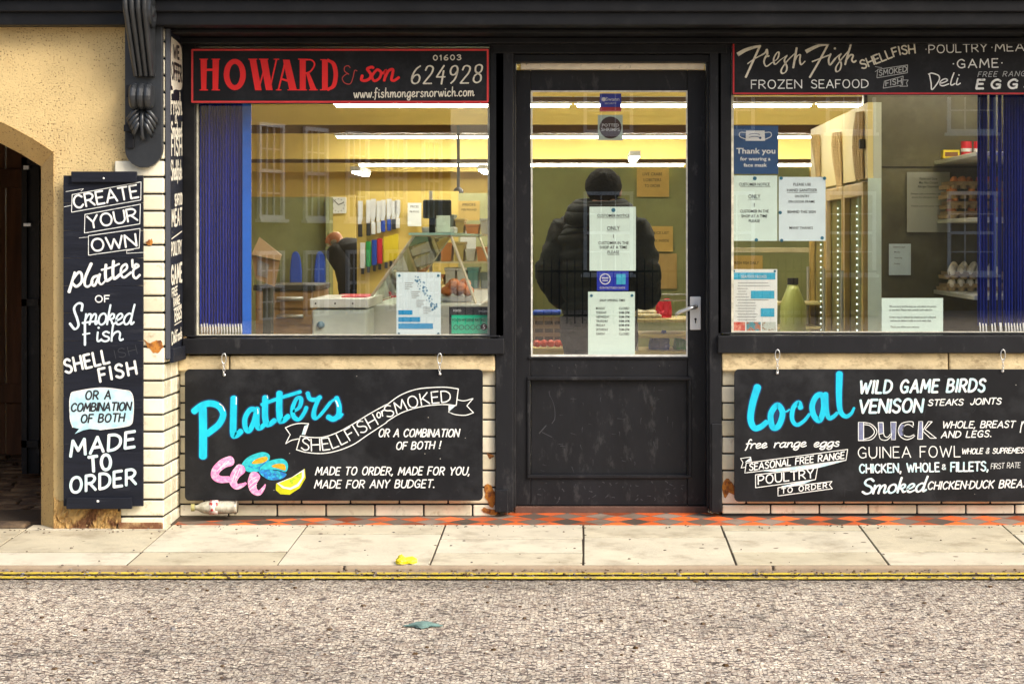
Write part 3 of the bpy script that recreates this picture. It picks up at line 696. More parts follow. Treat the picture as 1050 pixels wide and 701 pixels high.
# --- corbel: fluted scroll bracket on a round-ended back board
cb = bpy.data.objects.new('corbel', None); COL.objects.link(cb); cb.parent = shop
yb = YP-.001; yf = YP-.035
x0, x1 = fx(128, yf), fx(166.5, yf); zb = fz(172, yf); r = (x1-x0)/2
pts = [(x0, 2.70), (x0, zb+r)]+[(x0+r-r*math.cos(a), zb+r-r*math.sin(a)) for a in [math.pi*i/14 for i in range(1, 14)]]+[(x1, zb+r), (x1, 2.70)]
MB().prism(pts, yf, yb).build('back_board', CORB, cb, bevel=.003)
# fluted scroll: profile swept across; flutes = alternating depth columns
def scroll(xa, xb, prof, nfl, depth, name):
    m = MB(); n = nfl*6; rings = []
    for i in range(n+1):
        t = i/n; fl = abs(math.sin(math.pi*nfl*t)); 
        edge = 0.55 if (t < .02 or t > .98) else 1
        xx = xa+(xb-xa)*t
        rings.append([(xx, yf-max(.002, dd*edge-depth*(1-fl)), zz) for dd, zz in prof])
    for a, b in zip(rings, rings[1:]):
        for k in range(len(prof)-1):
            m.face([a[k], b[k], b[k+1], a[k+1]])
    for rg, rev in ((rings[0], 0), (rings[-1], 1)):
        f = rg+[(rg[-1][0], yf, rg[-1][2]), (rg[0][0], yf, rg[0][2])]
        m.face(f[::-1] if rev else f)
    o = m.build(name, BLACK, cb, smooth=False); return o
xa, xb = fx(129, -.5), fx(156, -.5)
# big upper scroll (tapers down)
prof = []
zt_, zb_ = 2.66, fz(78, -.45)
for i in range(22):
    t = i/21
    if t < .45: dd = .10+.10*math.sin(math.pi*(t/.45)*.5+.4)
    else: dd = .19-(t-.45)/.55*.145
    prof.append((dd, zt_+(zb_-zt_)*t))
m = MB()
nf = 4; n = nf*6
rings = []
for i in range(n+1):
    t = i/n; fl = abs(math.sin(math.pi*nf*t))**.6
    ring = []
    for dd, zz in prof:
        q = (zt_-zz)/(zt_-zb_)
        xl = xa+(fx(136,-.45)-xa)*max(0,(q-.3)/.7); xr = xb+(fx(157,-.45)-xb)*q
        ring.append((xl+(xr-xl)*t, yf-max(.004, dd-.016*(1-fl)), zz))
    rings.append(ring)
for a, b in zip(rings, rings[1:]):
    for k in range(len(prof)-1): m.face([a[k], b[k], b[k+1], a[k+1]])
for rg, rev in ((rings[0], 0), (rings[-1], 1)):
    f = rg+[(rg[-1][0], yf, rg[-1][2]), (rg[0][0], yf, rg[0][2])]; m.face(f[::-1] if rev else f)
m.face([rings[0][-1]]+[r_[-1] for r_ in rings[1:]]+[(rings[-1][-1][0], yf, zb_), (rings[0][-1][0], yf, zb_)])
m.build('fluted_scroll', CORB, cb)
# side volute disc on the right of the scroll
m = MB(); m.lathe([(.0,.0),(.075,.0),(.075,.012),(.05,.016),(.03,.010),(.02,.018),(0,.02)], (xb-.004, yf-.10, fz(12,-.5)), 20, axis='x'); m.build('volute', CORB, cb, smooth=False)
# lower small roll
zc2 = fz(99, -.45); m = MB()
xa2, xb2 = fx(134,-.45), fx(156.5,-.45)
for i in range(3):
    a = xa2+(xb2-xa2)*i/3; b = xa2+(xb2-xa2)*(i+1)/3
    pass
    m.lathe([(.0,0),(.052,0),(.060,(b-a)*.25),(.062,(b-a)*.5),(.060,(b-a)*.75),(.052,b-a),(0,b-a)], (a, yf-.045, zc2), 20, axis='x')
m.build('roll', CORB, cb, smooth=False)
# acanthus leaf: curved fingers fanning down
m = MB(); cx0 = (xa2+xb2)/2; zt2 = zc2-.045
for sgn in (-1, 1):
    for j in range(4):
        L_ = .05+.035*j; sp = .012+.012*(3-j)
        pts = [(cx0+sgn*.006, yf-.030, zt2-.02*j), (cx0+sgn*(.016+sp*.5), yf-.045, zt2-.02*j-.03), (cx0+sgn*(.026+sp*.8), yf-.040, zt2-.02*j-.06), (cx0+sgn*(.034+sp*.7), yf-.018, zt2-.02*j-.085)]
        m.tube(pts, [.006,.011,.010,.004], 8)
m.tube([(cx0,yf-.03,zt2),(cx0,yf-.045,zt2-.07),(cx0,yf-.03,zt2-.13),(cx0,yf-.022,zt2-.155)], [.008,.011,.009,.014], 8)
m.build('acanthus_leaf', CORB, cb, smooth=True)
m = MB(); m.box(fx(127,-.42), fx(136,-.42), yf-.02, yf, fz(135,-.42), fz(128,-.42)); m.box(fx(129,-.42), fx(137,-.42), yf-.012, yf, fz(152,-.42), fz(136,-.42)); m.ell((fx(133,-.42), yf-.012, fz(122,-.42)), (.012,.012,.012)); m.box(fx(129,-.42),fx(138,-.42),yf-.01,yf,fz(100,-.42),fz(87,-.42))
build_each(m, 'iron_bracket', BLACKW, cb, bevel=.002)
# upper storey so that the frontage is closed, plus the shop's hidden shell walls
MB().box(-9, 6, -.34, .1, 2.73, ZT+1.6).build('upper_wall', STUC, shop)
MB().box(3.0, 6, -.02, .12, 0, ZF).build('side_pilaster', BLACK, shop)
# passage walls and old door at its end
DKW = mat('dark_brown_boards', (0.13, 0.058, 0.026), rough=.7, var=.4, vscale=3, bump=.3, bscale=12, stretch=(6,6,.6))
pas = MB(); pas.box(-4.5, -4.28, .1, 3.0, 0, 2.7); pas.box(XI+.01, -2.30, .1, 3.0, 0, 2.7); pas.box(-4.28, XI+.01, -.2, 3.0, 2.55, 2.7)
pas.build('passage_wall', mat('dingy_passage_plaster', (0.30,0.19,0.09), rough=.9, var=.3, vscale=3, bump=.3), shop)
pd = thing('passage_door', 'dark brown boarded door at the end of the arched passage', 'door', (0,2.9,0))
m = MB()
xx = -4.28
while xx < XI+.0:
    m.box(xx+.004, min(xx+.16, XI+.01)-.004, 0, .04, .02, 2.55); xx += .16
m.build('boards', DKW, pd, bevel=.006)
m = MB(); m.box(-4.2, -2.65, -.03, -.001, .35, .47); m.box(-4.2, -2.65, -.03, -.001, 1.7, 1.82); build_each(m, 'ledge', DKW, pd, bevel=.004)
gt = thing('iron_gate', 'black iron gate standing open at the right side of the passage', 'gate', (0,0,0))
m = MB(); X_ = fx(31, 1.6)
m.box(X_-.05, X_-.02, 1.6, 1.63, .05, 1.84); m.box(X_+.02, X_+.045, 1.62, 1.65, .05, 1.84)
m.box(X_-.05, X_+.045, 1.60, 1.64, 1.80, 1.84); m.box(X_-.05, X_+.045, 1.60, 1.64, .20, .24); m.box(X_-.05, X_+.045, 1.60, 1.64, 1.0, 1.04)
m.box(X_-.02, X_+.02, 1.63, 1.64, .05, 1.84)
m.build('gate_leaf', BLACKW, gt)
m = MB(); m.box(X_-.03, X_+.0, 1.57, 1.60, fz(174,1.6), fz(170,1.6)); m.box(X_-.03, X_+.01, 1.57, 1.60, fz(232,1.6), fz(229,1.6)); build_each(m, 'latch', MET, gt)

# scuffs and drips on the painted timber
P = Paint(on_plane(YD+.022, .0008)); rs = random.Random(21)
P.curve([(562,401),(568,415),(569,428),(566,434)], .7, taper=(.3,1)); P.curve([(560,436),(553,444)], 1.0); P.curve([(556,443),(566,448)], .6)
for i in range(34):
    x_, y_ = rs.uniform(548,700), rs.uniform(395,482); a = rs.choice((1.5,1.6,.1,.3,1.2)); l_ = rs.uniform(1.5,7)
    P.curve([(x_,y_),(x_+math.cos(a)*l_*.5+rs.uniform(-.6,.6),y_+math.sin(a)*l_*.5),(x_+math.cos(a)*l_,y_+math.sin(a)*l_)], rs.uniform(.25,.6), taper=(1,.3))
P.build('scuff_marking', mat('grey_scuff', (0.045,0.047,0.055), rough=.7), door)
P = Paint(on_plane(YD, .0008))
for i in range(40):
    x_, y_ = rs.uniform(548,700), rs.uniform(493,514); P.curve([(x_,y_),(x_+rs.uniform(-2,2),y_+rs.uniform(-1,1)),(x_+rs.uniform(-3,3),y_+rs.uniform(-3,3))], rs.uniform(.3,.8))
P.build('scuff_marking', mat('grey_scuff', ()), door)

# grit and crumbs lying in the gutter and on the road
gr = MB(); rg = random.Random(77)
for i in range(900):
    near = i < 560
    x_ = rg.uniform(-3.2, 2.6); y_ = (KY-.02-abs(rg.gauss(0,.13))) if near else rg.uniform(-3.8, KY-.1); s_ = rg.uniform(.003,.008) if near else rg.uniform(.004,.011)
    a = rg.uniform(0,3.1); c_, q_ = math.cos(a)*s_, math.sin(a)*s_; z_ = ZR+(.009 if near else .0005)
    p4 = [(x_+c_*1.4,y_+q_*1.4),(x_-q_,y_+c_),(x_-c_*1.2,y_-q_*1.2),(x_+q_,y_-c_)]
    gr.hexa([(a_,b_,z_) for a_,b_ in p4]+[(x_+(a_-x_)*.6,y_+(b_-y_)*.6,z_+s_*.7) for a_,b_ in p4])
tag(gr.build('road_grit', mat('mixed_grit', (0.16,0.11,0.07), rough=.9, island=.6)), kind='stuff')
gr = MB()
for i in range(260):
    x_ = rg.uniform(-3.2, 2.6); y_ = -.27-abs(rg.gauss(0,.06)) if i < 170 else rg.uniform(KY+.05,-.3); s_ = rg.uniform(.002,.006); a = rg.uniform(0,3.1); c_, q_ = math.cos(a)*s_, math.sin(a)*s_; z_ = pavez(y_)+.001
    if x_ < -1.95: y_ -= .12
    p4 = [(x_+c_*1.8,y_+q_*1.8),(x_-q_,y_+c_),(x_-c_*1.2,y_-q_*1.2),(x_+q_,y_-c_)]
    gr.hexa([(a_,b_,z_) for a_,b_ in p4]+[(x_+(a_-x_)*.6,y_+(b_-y_)*.6,z_+s_*.6) for a_,b_ in p4])
tag(gr.build('pavement_grit', mat('brown_grit', (0.10,0.065,0.04), rough=.9, island=.5)), kind='stuff')
# ============================================================ SIGNS
def chain_clip(parent, px, y0px, y1px, yb, yt):
    """carabiner and links from the rail staple (y0px) down to the board eyelet (y1px)"""
    m = MB(); x = fx(px, yb); za, zb = fz(y0px, yb), fz(y1px, yb)
    hh = (za-zb)
    # oval clip
    c = [(x+.011*math.cos(a), yb-.012, za-.026+.026*math.sin(a)) for a in [2*math.pi*i/16 for i in range(16)]]
    m.tube(c, .0026, 6, closed=True)
    zz = za-.056; k = 0
    while zz > zb-.004:
        c = [(x+(.005 if k % 2 == 0 else .001)*math.cos(a), yb-.012+(.001 if k % 2 == 0 else .005)*math.cos(a), zz+.009*math.sin(a)) for a in [2*math.pi*i/10 for i in range(10)]]
        m.tube(c, .0018, 5, closed=True); zz -= .013; k += 1
    m.tube([(x, yb-.012, za-.004), (x, yt, za-.004)], .003, 6)
    m.lathe([(.0,-.004),(.006,-.003),(.008,0)], (x, yb-.0005, zb-.006), 10, axis='y')
    m.build('hook', MET, parent, smooth=True)
def rboard(x0, x1, t, b, y, th, rad, parent, m=BOARD, name='board'):
    X0, X1, Z0, Z1 = fx(x0,y), fx(x1,y), fz(b,y), fz(t,y); pts = []
    for cx_, cz_, a0 in ((X1-rad, Z1-rad, 0), (X0+rad, Z1-rad, 90), (X0+rad, Z0+rad, 180), (X1-rad, Z0+rad, 270)):
        for k in range(6): a = R(a0+18*k); pts.append((cx_+rad*math.cos(a), cz_+rad*math.sin(a)))
    return MB().prism(pts, y, y+th).build(name, m, parent, bevel=.0015)

# ---- "Platters" board
yb = -.062
s1 = thing('chalkboard_sign', 'hanging black board lettered Platters with painted prawns, mussels and lime under the left window', 'sign', (0,0,0))
rboard(189.5, 495, 378.5, 513, yb, .014, .022, s1)
chain_clip(s1, 230, 362, 383, yb, -.04); chain_clip(s1, 451, 362, 382, yb, -.04)
A = lambda pts, s=7.79, ox=190, oy=390: [(ox+x/s, oy+y/s) for x, y in pts]
B = lambda pts: A(pts, 7.79, 270, 390)
def hero(P, ext):
    e = ext
    P.curve(A([(140,225),(143,400),(142,605)]), 8.2+e); P.curve(A([(70,245),(130,200),(200,182),(268,205),(303,268),(268,350),(175,425)]), 6.6+e)
    P.curve(A([(388,140),(384,300),(384,420),(402,440),(445,405)]), 6.9+e, nib=R(15), contrast=.25)
    P.curve(A([(572,235),(520,232),(478,300),(482,380),(512,398),(548,330),(570,240)]), 5.2+e); P.curve(A([(575,225),(573,340),(592,382),(632,352)]), 5.6+e, nib=R(15), contrast=.3)
    P.curve(A([(640,135),(638,290),(662,352),(715,318)]), 6.4+e, nib=R(15), contrast=.3)
    P.curve(B([(130,100),(128,240),(142,325),(200,285)]), 6.6+e, nib=R(15), contrast=.3)
    P.curve([(268.5,414.6),(285,408.5),(308,401.5)], 3.6+e)
    P.curve(B([(245,245),(290,210),(302,150),(270,140),(236,215),(242,285),(285,310),(325,260),(345,215)]), 4.8+e, nib=R(30), contrast=.35)
    P.curve(B([(355,100),(372,145),(420,152),(455,132)]), 4.4+e); P.curve(B([(445,140),(412,220),(404,280),(432,296),(485,240),(535,175)]), 5.6+e, nib=R(35), contrast=.55)
    P.curve(B([(485,240),(530,180),(590,135)]), 2.6+e); P.curve(B([(585,140),(605,205),(600,275),(560,307),(518,290)]), 5.4+e); P.curve(B([(575,305),(610,295),(632,268)]), 2.6+e)
P = Paint(on_plane(yb)); hero(P, 2.6); P.build('lettering_shadow', NAVYP, s1)
P = Paint(on_plane(yb, .0022)); hero(P, 0); P.build('blue_lettering', CYANP, s1)
P = Paint(on_plane(yb, .0032)); P.curve(A([(275,185),(300,205),(315,240)]), .9); P.curve(A([(408,130),(408,165),(407,190)]), .9); P.curve(A([(578,225),(582,250),(580,265)]), .8); P.curve(A([(655,118),(658,140)]), .7); P.curve(B([(580,160),(590,180),(598,205)]), 1.4)
P.build('highlight_lettering', WHITEP, s1)
P = Paint(on_plane(yb))
E = lambda pts: A(pts, 7.79, 285, 385)
top = E([(180,480),(260,492),(360,490),(470,455),(600,385),(730,305),(857,235)])+A([(100,225),(200,155),(320,110),(440,95),(560,92),(662,105)], 7.79, 385, 385)
bot = E([(148,590),(230,612),(350,620),(470,600),(600,550),(720,470),(857,380)])+A([(100,360),(200,300),(320,258),(440,236),(560,230),(640,238)], 7.79, 385, 385)
P.curve(top, 1.0); P.curve(bot, 1.0); P.line(E([(180,480),(148,590)]), 1.0)
P.line(A([(662,105),(645,238)], 7.79, 385, 385), 1.0)
P.curve(E([(60,415),(120,390),(180,380),(245,382)]), .9); P.line(E([(245,382),(215,470)]), .9); P.line(E([(60,415),(98,470)]), .9); P.line(E([(98,470),(62,542)]), .9); P.curve(E([(62,542),(110,515),(165,503)]), .9)
Q = lambda pts: A(pts, 7.79, 385, 385)
P.curve(Q([(655,192),(710,200),(780,182)]), .9); P.line(Q([(780,182),(730,240)]), .9); P.line(Q([(730,240),(783,295)]), .9); P.curve(Q([(783,295),(720,315),(640,310),(585,290)]), .9); P.line(Q([(585,290),(588,240)]), .9)
write(P, 'SHELLFISH', E([(185,588),(290,598),(430,582),(560,525),(680,455),(800,388)]), 12.0, 1.25, 0, .18)
write(P, 'SMOKED', Q([(98,335),(180,300),(300,255),(420,225),(600,208)]), 11.6, 1.25, 0, .16)
write(P, 'or', Q([(18,340),(80,312)]), 9.5, 1.2, .1, .12)
write(P, 'OR A COMBINATION', [(388,447.5),(470,447.5)], 7.6, 1.25, .22, .17, .05)
write(P, 'OF BOTH !', [(406,460.5),(451,459.5)], 7.4, 1.25, .22, .17, .05)
write(P, 'MADE TO ORDER, MADE FOR YOU,', [(323.5,486.5),(481,486.5)], 7.8, 1.25, .22, .2, .05)
write(P, 'MADE FOR ANY BUDGET.', [(322.5,500),(445,499.5)], 7.8, 1.25, .22, .2, .05)
P.build('white_lettering', WHITEP, s1)
P = Paint(on_plane(yb)); P.poly(E([(212,400),(243,388),(215,470),(190,470)])); P.poly(Q([(590,240),(640,240),(588,285)])); P.build('ribbon_fold', PALEB, s1)
T = lambda pts: A(pts, 9.545, 210, 455)
PINK = mat('pink_prawn_paint', (0.80,0.22,0.50), rough=.6, col2=(0.80,0.50,0.66), mixscale=60, var=.1)
P = Paint(on_plane(yb))
P.curve(T([(250,165),(180,190),(115,250),(100,310),(150,345),(235,345)]), 10.4, taper=(1,.62)); P.curve(T([(350,245),(300,300),(278,370),(310,415),(360,405),(400,385)]), 11.2, taper=(1,.25)); P.curve(T([(490,315),(465,380),(480,450),(530,478),(575,430),(592,395)]), 11.4, taper=(1,.1))
P.build('painted_prawns', PINK, s1)
P = Paint(on_plane(yb, .0022))
for a in ([(240,160),(215,190),(150,240)],[(200,180),(170,215),(120,265)],[(345,235),(320,300),(300,350)],[(320,250),(285,310),(275,370)],[(505,320),(450,350),(425,390)],[(510,350),(460,390),(430,420)],[(510,390),(470,420),(440,450)],[(555,470),(580,430)]): P.curve(T(a), .6)
P.build('highlight_marking', WHITEP, s1)
P = Paint(on_plane(yb))
P.poly(T([(358,220),(420,130),(560,78),(635,110),(610,180),(480,212)]), True); P.poly(T([(395,225),(500,200),(570,212),(520,270),(420,270)]), True)
P.poly(T([(530,240),(620,170),(750,142),(812,190),(795,270),(700,250)]), True)
P.build('painted_mussels', mat('turquoise_paint', (0.02,0.48,0.55), rough=.6, var=.25, vscale=60), s1)
P = Paint(on_plane(yb, .0022))
P.poly(T([(525,265),(620,248),(740,268),(800,297),(740,345),(620,345)]), True); P.curve(T([(430,212),(500,235),(560,208)]), 1.2); P.curve(T([(530,262),(545,215),(620,165)]), 1.4)
P.build('mussel_shell_blue', mat('mid_blue_paint', (0.01,0.16,0.50), rough=.6, var=.5, vscale=70, col2=(0.02,0.45,0.62), mixscale=45), s1)
P = Paint(on_plane(yb, .0022)); P.poly(T([(462,190),(510,145),(600,122),(612,155),(560,185)]), True); P.poly(T([(655,218),(710,192),(780,200),(788,255),(730,240)]), True)
P.build('mussel_flesh', mat('orange_paint', (0.80,0.36,0.01), rough=.6, var=.3, vscale=60), s1)
P = Paint(on_plane(yb)); P.poly(T([(978,240),(988,330),(930,430),(830,495),(740,490),(695,450),(698,385),(850,330)])); P.build('lime_rind', mat('lime_rind_paint', (0.55,0.58,0.0), rough=.6, var=.15, vscale=40), s1)
P = Paint(on_plane(yb, .0022)); P.poly(T([(972,245),(975,320),(920,410),(840,448),(760,430),(705,382),(850,325)])); P.build('lime_pith', WHITEP, s1)
P = Paint(on_plane(yb, .0032)); P.poly(T([(952,270),(950,330),(905,390),(840,425),(780,415),(725,382),(850,330)])); P.build('lime_flesh', mat('lime_flesh_paint', (0.72,0.80,0.02), rough=.6, var=.3, vscale=90, col2=(0.30,0.50,0.02), mixscale=50), s1)

# ---- "Local" board
s2 = thing('chalkboard_sign', 'hanging black board lettered Local with poultry and game list under the right window', 'sign', (0,0,0))
rboard(753, 1064, 378.5, 514, yb, .014, .022, s2)
chain_clip(s2, 797, 358, 381, yb, -.04); chain_clip(s2, 1028, 358, 379, yb, -.04)
C = lambda pts: A(pts, 8.077, 755, 370)
def hero2(P, e):
    P.curve(C([(175,215),(135,350),(118,480),(148,552),(200,545),(250,505)]), 7.6+e, taper=(1,.7))
    P.curve(C([(340,365),(285,440),(300,545),(350,535),(383,430)]), 6.0+e, closed=True); P.curve(C([(385,412),(412,418),(440,402)]), 1.8+e)
    P.curve(C([(532,385),(515,345),(470,390),(462,480),(500,528),(560,495),(605,440)]), 5.6+e, taper=(1,.55))
    P.curve(C([(715,290),(665,290),(628,370),(645,455),(690,488),(722,400)]), 5.8+e, closed=True); P.curve(C([(738,275),(745,400),(765,468),(800,462),(835,430)]), 5.8+e, taper=(1,.6))
    P.curve(C([(853,105),(850,300),(862,415),(905,458),(950,435),(975,388)]), 7.0+e, taper=(1,.35))
P = Paint(on_plane(yb)); hero2(P, 2.6); P.poly(C([(320,400),(360,400),(350,520),(310,520)])); P.poly(C([(660,320),(700,320),(690,450),(650,440)])); P.build('lettering_shadow', NAVYP, s2)
P = Paint(on_plane(yb, .0022)); hero2(P, 0); P.build('blue_lettering', CYANP, s2)
P = Paint(on_plane(yb))
Dd = lambda pts: A(pts, 8.077, 755, 440)
write(P, 'free', Dd([(75,158),(250,152)]), 8.8, 1.25, .25, .05); write(P, 'range', Dd([(310,150),(575,143)]), 8.8, 1.25, .25, .05); write(P, 'eggs', Dd([(640,145),(850,138)]), 8.4, 1.25, .25, .05)
P.line(Dd([(82,278),(922,165)]), .8); P.line(Dd([(922,165),(908,255)]), .8); P.line(Dd([(908,255),(70,360)]), .8); P.line(Dd([(70,360),(82,278)]), .8)
P.line(Dd([(35,240),(118,228)]), .7); P.line(Dd([(35,240),(55,275)]), .7); P.line(Dd([(55,275),(40,318)]), .7); P.line(Dd([(40,318),(75,312)]), .7); P.line(Dd([(118,228),(125,262)]), .7)
P.line(Dd([(158,375),(672,318)]), .8); P.line(Dd([(672,318),(655,415)]), .8); P.line(Dd([(655,415),(160,482)]), .8); P.line(Dd([(160,482),(158,375)]), .8)
P.line(Dd([(345,482),(792,430)]), .8); P.line(Dd([(792,430),(770,458)]), .8); P.line(Dd([(770,458),(795,490)]), .8); P.line(Dd([(795,490),(345,550)]), .8); P.line(Dd([(345,550),(345,482)]), .8)
write(P, 'SEASONAL FREE RANGE', Dd([(108,340),(892,240)]), 6.6, 1.15, .2, .18, .04)
write(P, 'POULTRY', Dd([(182,455),(640,398)]), 8.6, 1.25, .1, .18); write(P, 'TO ORDER', Dd([(375,530),(750,482)]), 5.0, 1.0, .15, .3)
write(P, 'STEAKS', [(951.5,415.5),(987,415)], 6.0, 1.1, .25, .15, .04); write(P, 'JOINTS', [(995,414.5),(1026,414)], 6.0, 1.1, .25, .15, .04)
write(P, 'WHOLE, BREAST', [(966,438.5),(1040,438)], 6.6, 1.1, .25, .17, .04); write(P, 'AND LEGS.', [(965,448.5),(1016,447.5)], 6.4, 1.1, .25, .2, .04)
write(P, 'GUINEA FOWL', [(880,469.3),(984.5,468)], 11.0, 1.0, 0, .2)
write(P, 'WHOLE & SUPREMES', [(986,465),(1049,464)], 5.2, 1.0, .22, .15, .05)
write(P, 'FIRST RATE', [(1016,480.5),(1046,479)], 5.4, .5, .15, .12, .06)
write(P, 'CHICKEN~DUCK BREAST', [(951,501.5),(1060,499)], 7.6, 1.3, .25, .2, .04)
P.line([(1046,443),(1048,432)], 1.1); P.curve([(1047,436),(1051,431),(1054,433)], 1.1)
P.build('white_lettering', WHITEP, s2)
P = Paint(on_plane(yb))
write(P, 'WILD GAME BIRDS', [(881,403),(1009,401)], 12.4, 2.4, .18, .24, .03); write(P, 'VENISON', [(880.5,423),(945,422)], 13.0, 2.5, .16, .18, .03)
write(P, 'CHICKEN, WHOLE', [(881.5,484.5),(963,483)], 8.6, 1.6, 0, .2, .04); write(P, '&', [(966,481),(970,481)], 5, 1.0); write(P, 'FILLETS,', [(975,483),(1013,482)], 9, 1.7, .05, .16, .03)
write(P, 'Smoked', [(884,506),(948,503.5)], 15.0, 2.5, .25, .06, 0, nib=R(25), contrast=.35)
P.poly(Dd([(215,345),(500,305),(905,258),(790,290),(680,318),(560,325),(320,350)])); P.poly(Dd([(370,470),(480,445),(640,418),(560,450),(400,478)])); P.poly(Dd([(70,272),(118,232),(122,262)]))
P.build('pale_blue_lettering', PALEB, s2)
# DUCK inline capitals: outline strokes with grey-blue fill
P = Paint(on_plane(yb)); Pf = Paint(on_plane(yb))
K = lambda pts: A(pts, 10.01, 875, 380)
def stem(a, b, c, d_): 
    Pf.poly(K([a, b, c, d_])); P.line(K([a, b, c, d_]), .75, closed=True)
stem((52,528),(105,528),(105,715),(52,715)); P.curve(K([(105,528),(180,545),(235,600),(235,650),(180,705),(55,715)]), .8); P.curve(K([(105,550),(165,560),(210,605),(210,645),(165,685),(105,700)]), .8)
stem((255,530),(305,530),(310,640),(262,650)); P.curve(K([(262,650),(280,700),(340,710),(385,670),(392,640)]), .8); P.curve(K([(310,640),(320,670),(350,680),(380,650)]), .8); stem((385,525),(438,525),(430,705),(392,705))
P.curve(K([(615,560),(610,525),(560,522),(490,545),(460,610),(480,670),(540,705),(600,690),(630,665)]), .8); P.curve(K([(612,575),(570,550),(530,560),(505,610),(520,660),(570,675),(622,655)]), .8); Pf.poly(K([(490,545),(530,560),(505,610),(520,660),(480,670),(460,610)]))
stem((672,520),(710,520),(710,700),(660,700)); P.line(K([(770,520),(808,522),(735,600),(850,690),(790,690),(710,615),(770,520)]), .8)
for pr, nm, mt in ((P, 'inline_lettering', WHITEP), (Pf, 'inline_fill', mat('slate_blue_paint', (0.16,0.18,0.30), rough=.6, var=.3, vscale=60))): pr.build(nm, mt, s2)
# paint chips on board
# ---- red bordered name board over the left window
yn = -.052
s3 = thing('name_board', 'black name board with red border and phone number over the left window', 'sign')
rboard(195.5, 502, 49.5, 106.5, yn, .02, .001, s3)
def border(P, x0, x1, t, b, w):
    P.line([(x0,t),(x1,t)], w, caps=False); P.line([(x0,b),(x1,b)], w, caps=False); P.line([(x0,t),(x0,b)], w); P.line([(x1,t),(x1,b)], w)
P = Paint(on_plane(yn)); border(P, 197.2, 500.2, 51.4, 104.6, 2.0); P.build('red_border', mat('red_sign_border', (0.62,0.035,0.035), rough=.5, var=.12, vscale=15), s3)
P = Paint(on_plane(yn)); W_ = lambda pts: A(pts, 8.077, 195, 50)
def q(*p): P.poly(W_(p))
q((86,88),(140,88),(134,342),(92,342)); q((186,88),(240,88),(232,342),(186,342)); q((134,166),(187,166),(187,186),(134,186))
for a, b in ((78,148),(178,248)):
    for y in (84, 338): q((a,y),(b,y),(b,y+9),(a,y+9))
ring = 28
for k in range(ring):
    a0, a1 = 2*math.pi*k/ring, 2*math.pi*(k+1)/ring
    P.mb.face([P.map(*W_([(370+rx*math.cos(a), 215+ry*math.sin(a))])[0], 3) for rx, ry, a in ((92,130,a0),(92,130,a1),(44,88,a1),(44,88,a0))])
q((492,90),(546,90),(592,345),(538,345)); q((572,345),(562,335),(604,180),(612,200)); q((580,90),(640,90),(684,345),(628,345)); q((664,345),(656,330),(708,92),(722,92))
for a, b in ((482,556),(570,648),(692,738)): q((a,84),(b,84),(b,93),(a,93))
q((768,92),(824,92),(884,345),(822,345)); q((724,342),(738,342),(790,140),(778,118)); q((750,240),(818,262),(822,280),(748,258)); q((710,338),(756,338),(756,346),(710,346)); q((806,338),(898,338),(898,346),(806,346))
q((908,90),(958,90),(958,342),(908,342)); P.curve(W_([(950,94),(1000,94),(1028,118),(1025,150),(995,190),(955,205)]), 1.6); q((958,200),(985,195),(1050,345),(998,345)); q((895,84),(975,84),(975,93),(895,93)); q((892,338),(968,338),(968,346),(892,346)); q((985,338),(1058,338),(1058,346),(985,346))
W2 = lambda pts: A(pts, 5.675, 320, 50)
P.poly(W2([(58,64),(92,64),(92,242),(58,242)])); P.poly(W2([(48,62),(80,62),(80,68),(48,68)])); P.poly(W2([(46,237),(80,237),(80,243),(46,243)])); P.curve(W2([(92,68),(125,90),(138,150),(126,215),(92,238)]), 4.6, nib=0, contrast=.55)
P.curve(W2([(292,158),(288,182),(312,186),(338,172),(342,150),(330,132),(322,118),(345,108),(356,112)]), 3.0); P.curve(W2([(372,128),(350,160),(362,188),(392,172),(402,140),(385,124)]), 2.7, closed=True); P.curve(W2([(400,142),(418,142),(430,126),(428,150),(420,186)]), 2.8); P.curve(W2([(424,170),(445,130),(470,122),(468,150),(462,180),(478,186),(505,168)]), 2.8)
P.build('red_lettering', REDP, s3)
P = Paint(on_plane(yn)); P.curve(W2([(262,130),(248,128),(238,170),(222,205),(190,200),(176,172),(200,148),(215,150),(190,132),(190,108),(210,100),(222,112)]), .9); P.build('red_ampersand', mat('dull_red_paint', (0.50,0.05,0.04), rough=.6), s3)
P = Paint(on_plane(yn))
write(P, '01603', [(444.5,62),(472.5,61.5)], 5.0, 1.1, 0, .35); write(P, '624928', [(421.5,86),(493,85)], 18.0, 1.9, .16, .26, .03, nib=R(20), contrast=.3)
write(P, 'www.fishmongersnorwich.com', [(363,100.5),(486,98.5)], 9.5, 1.15, 0, .14)
P.build('white_lettering', CREAMP, s3)
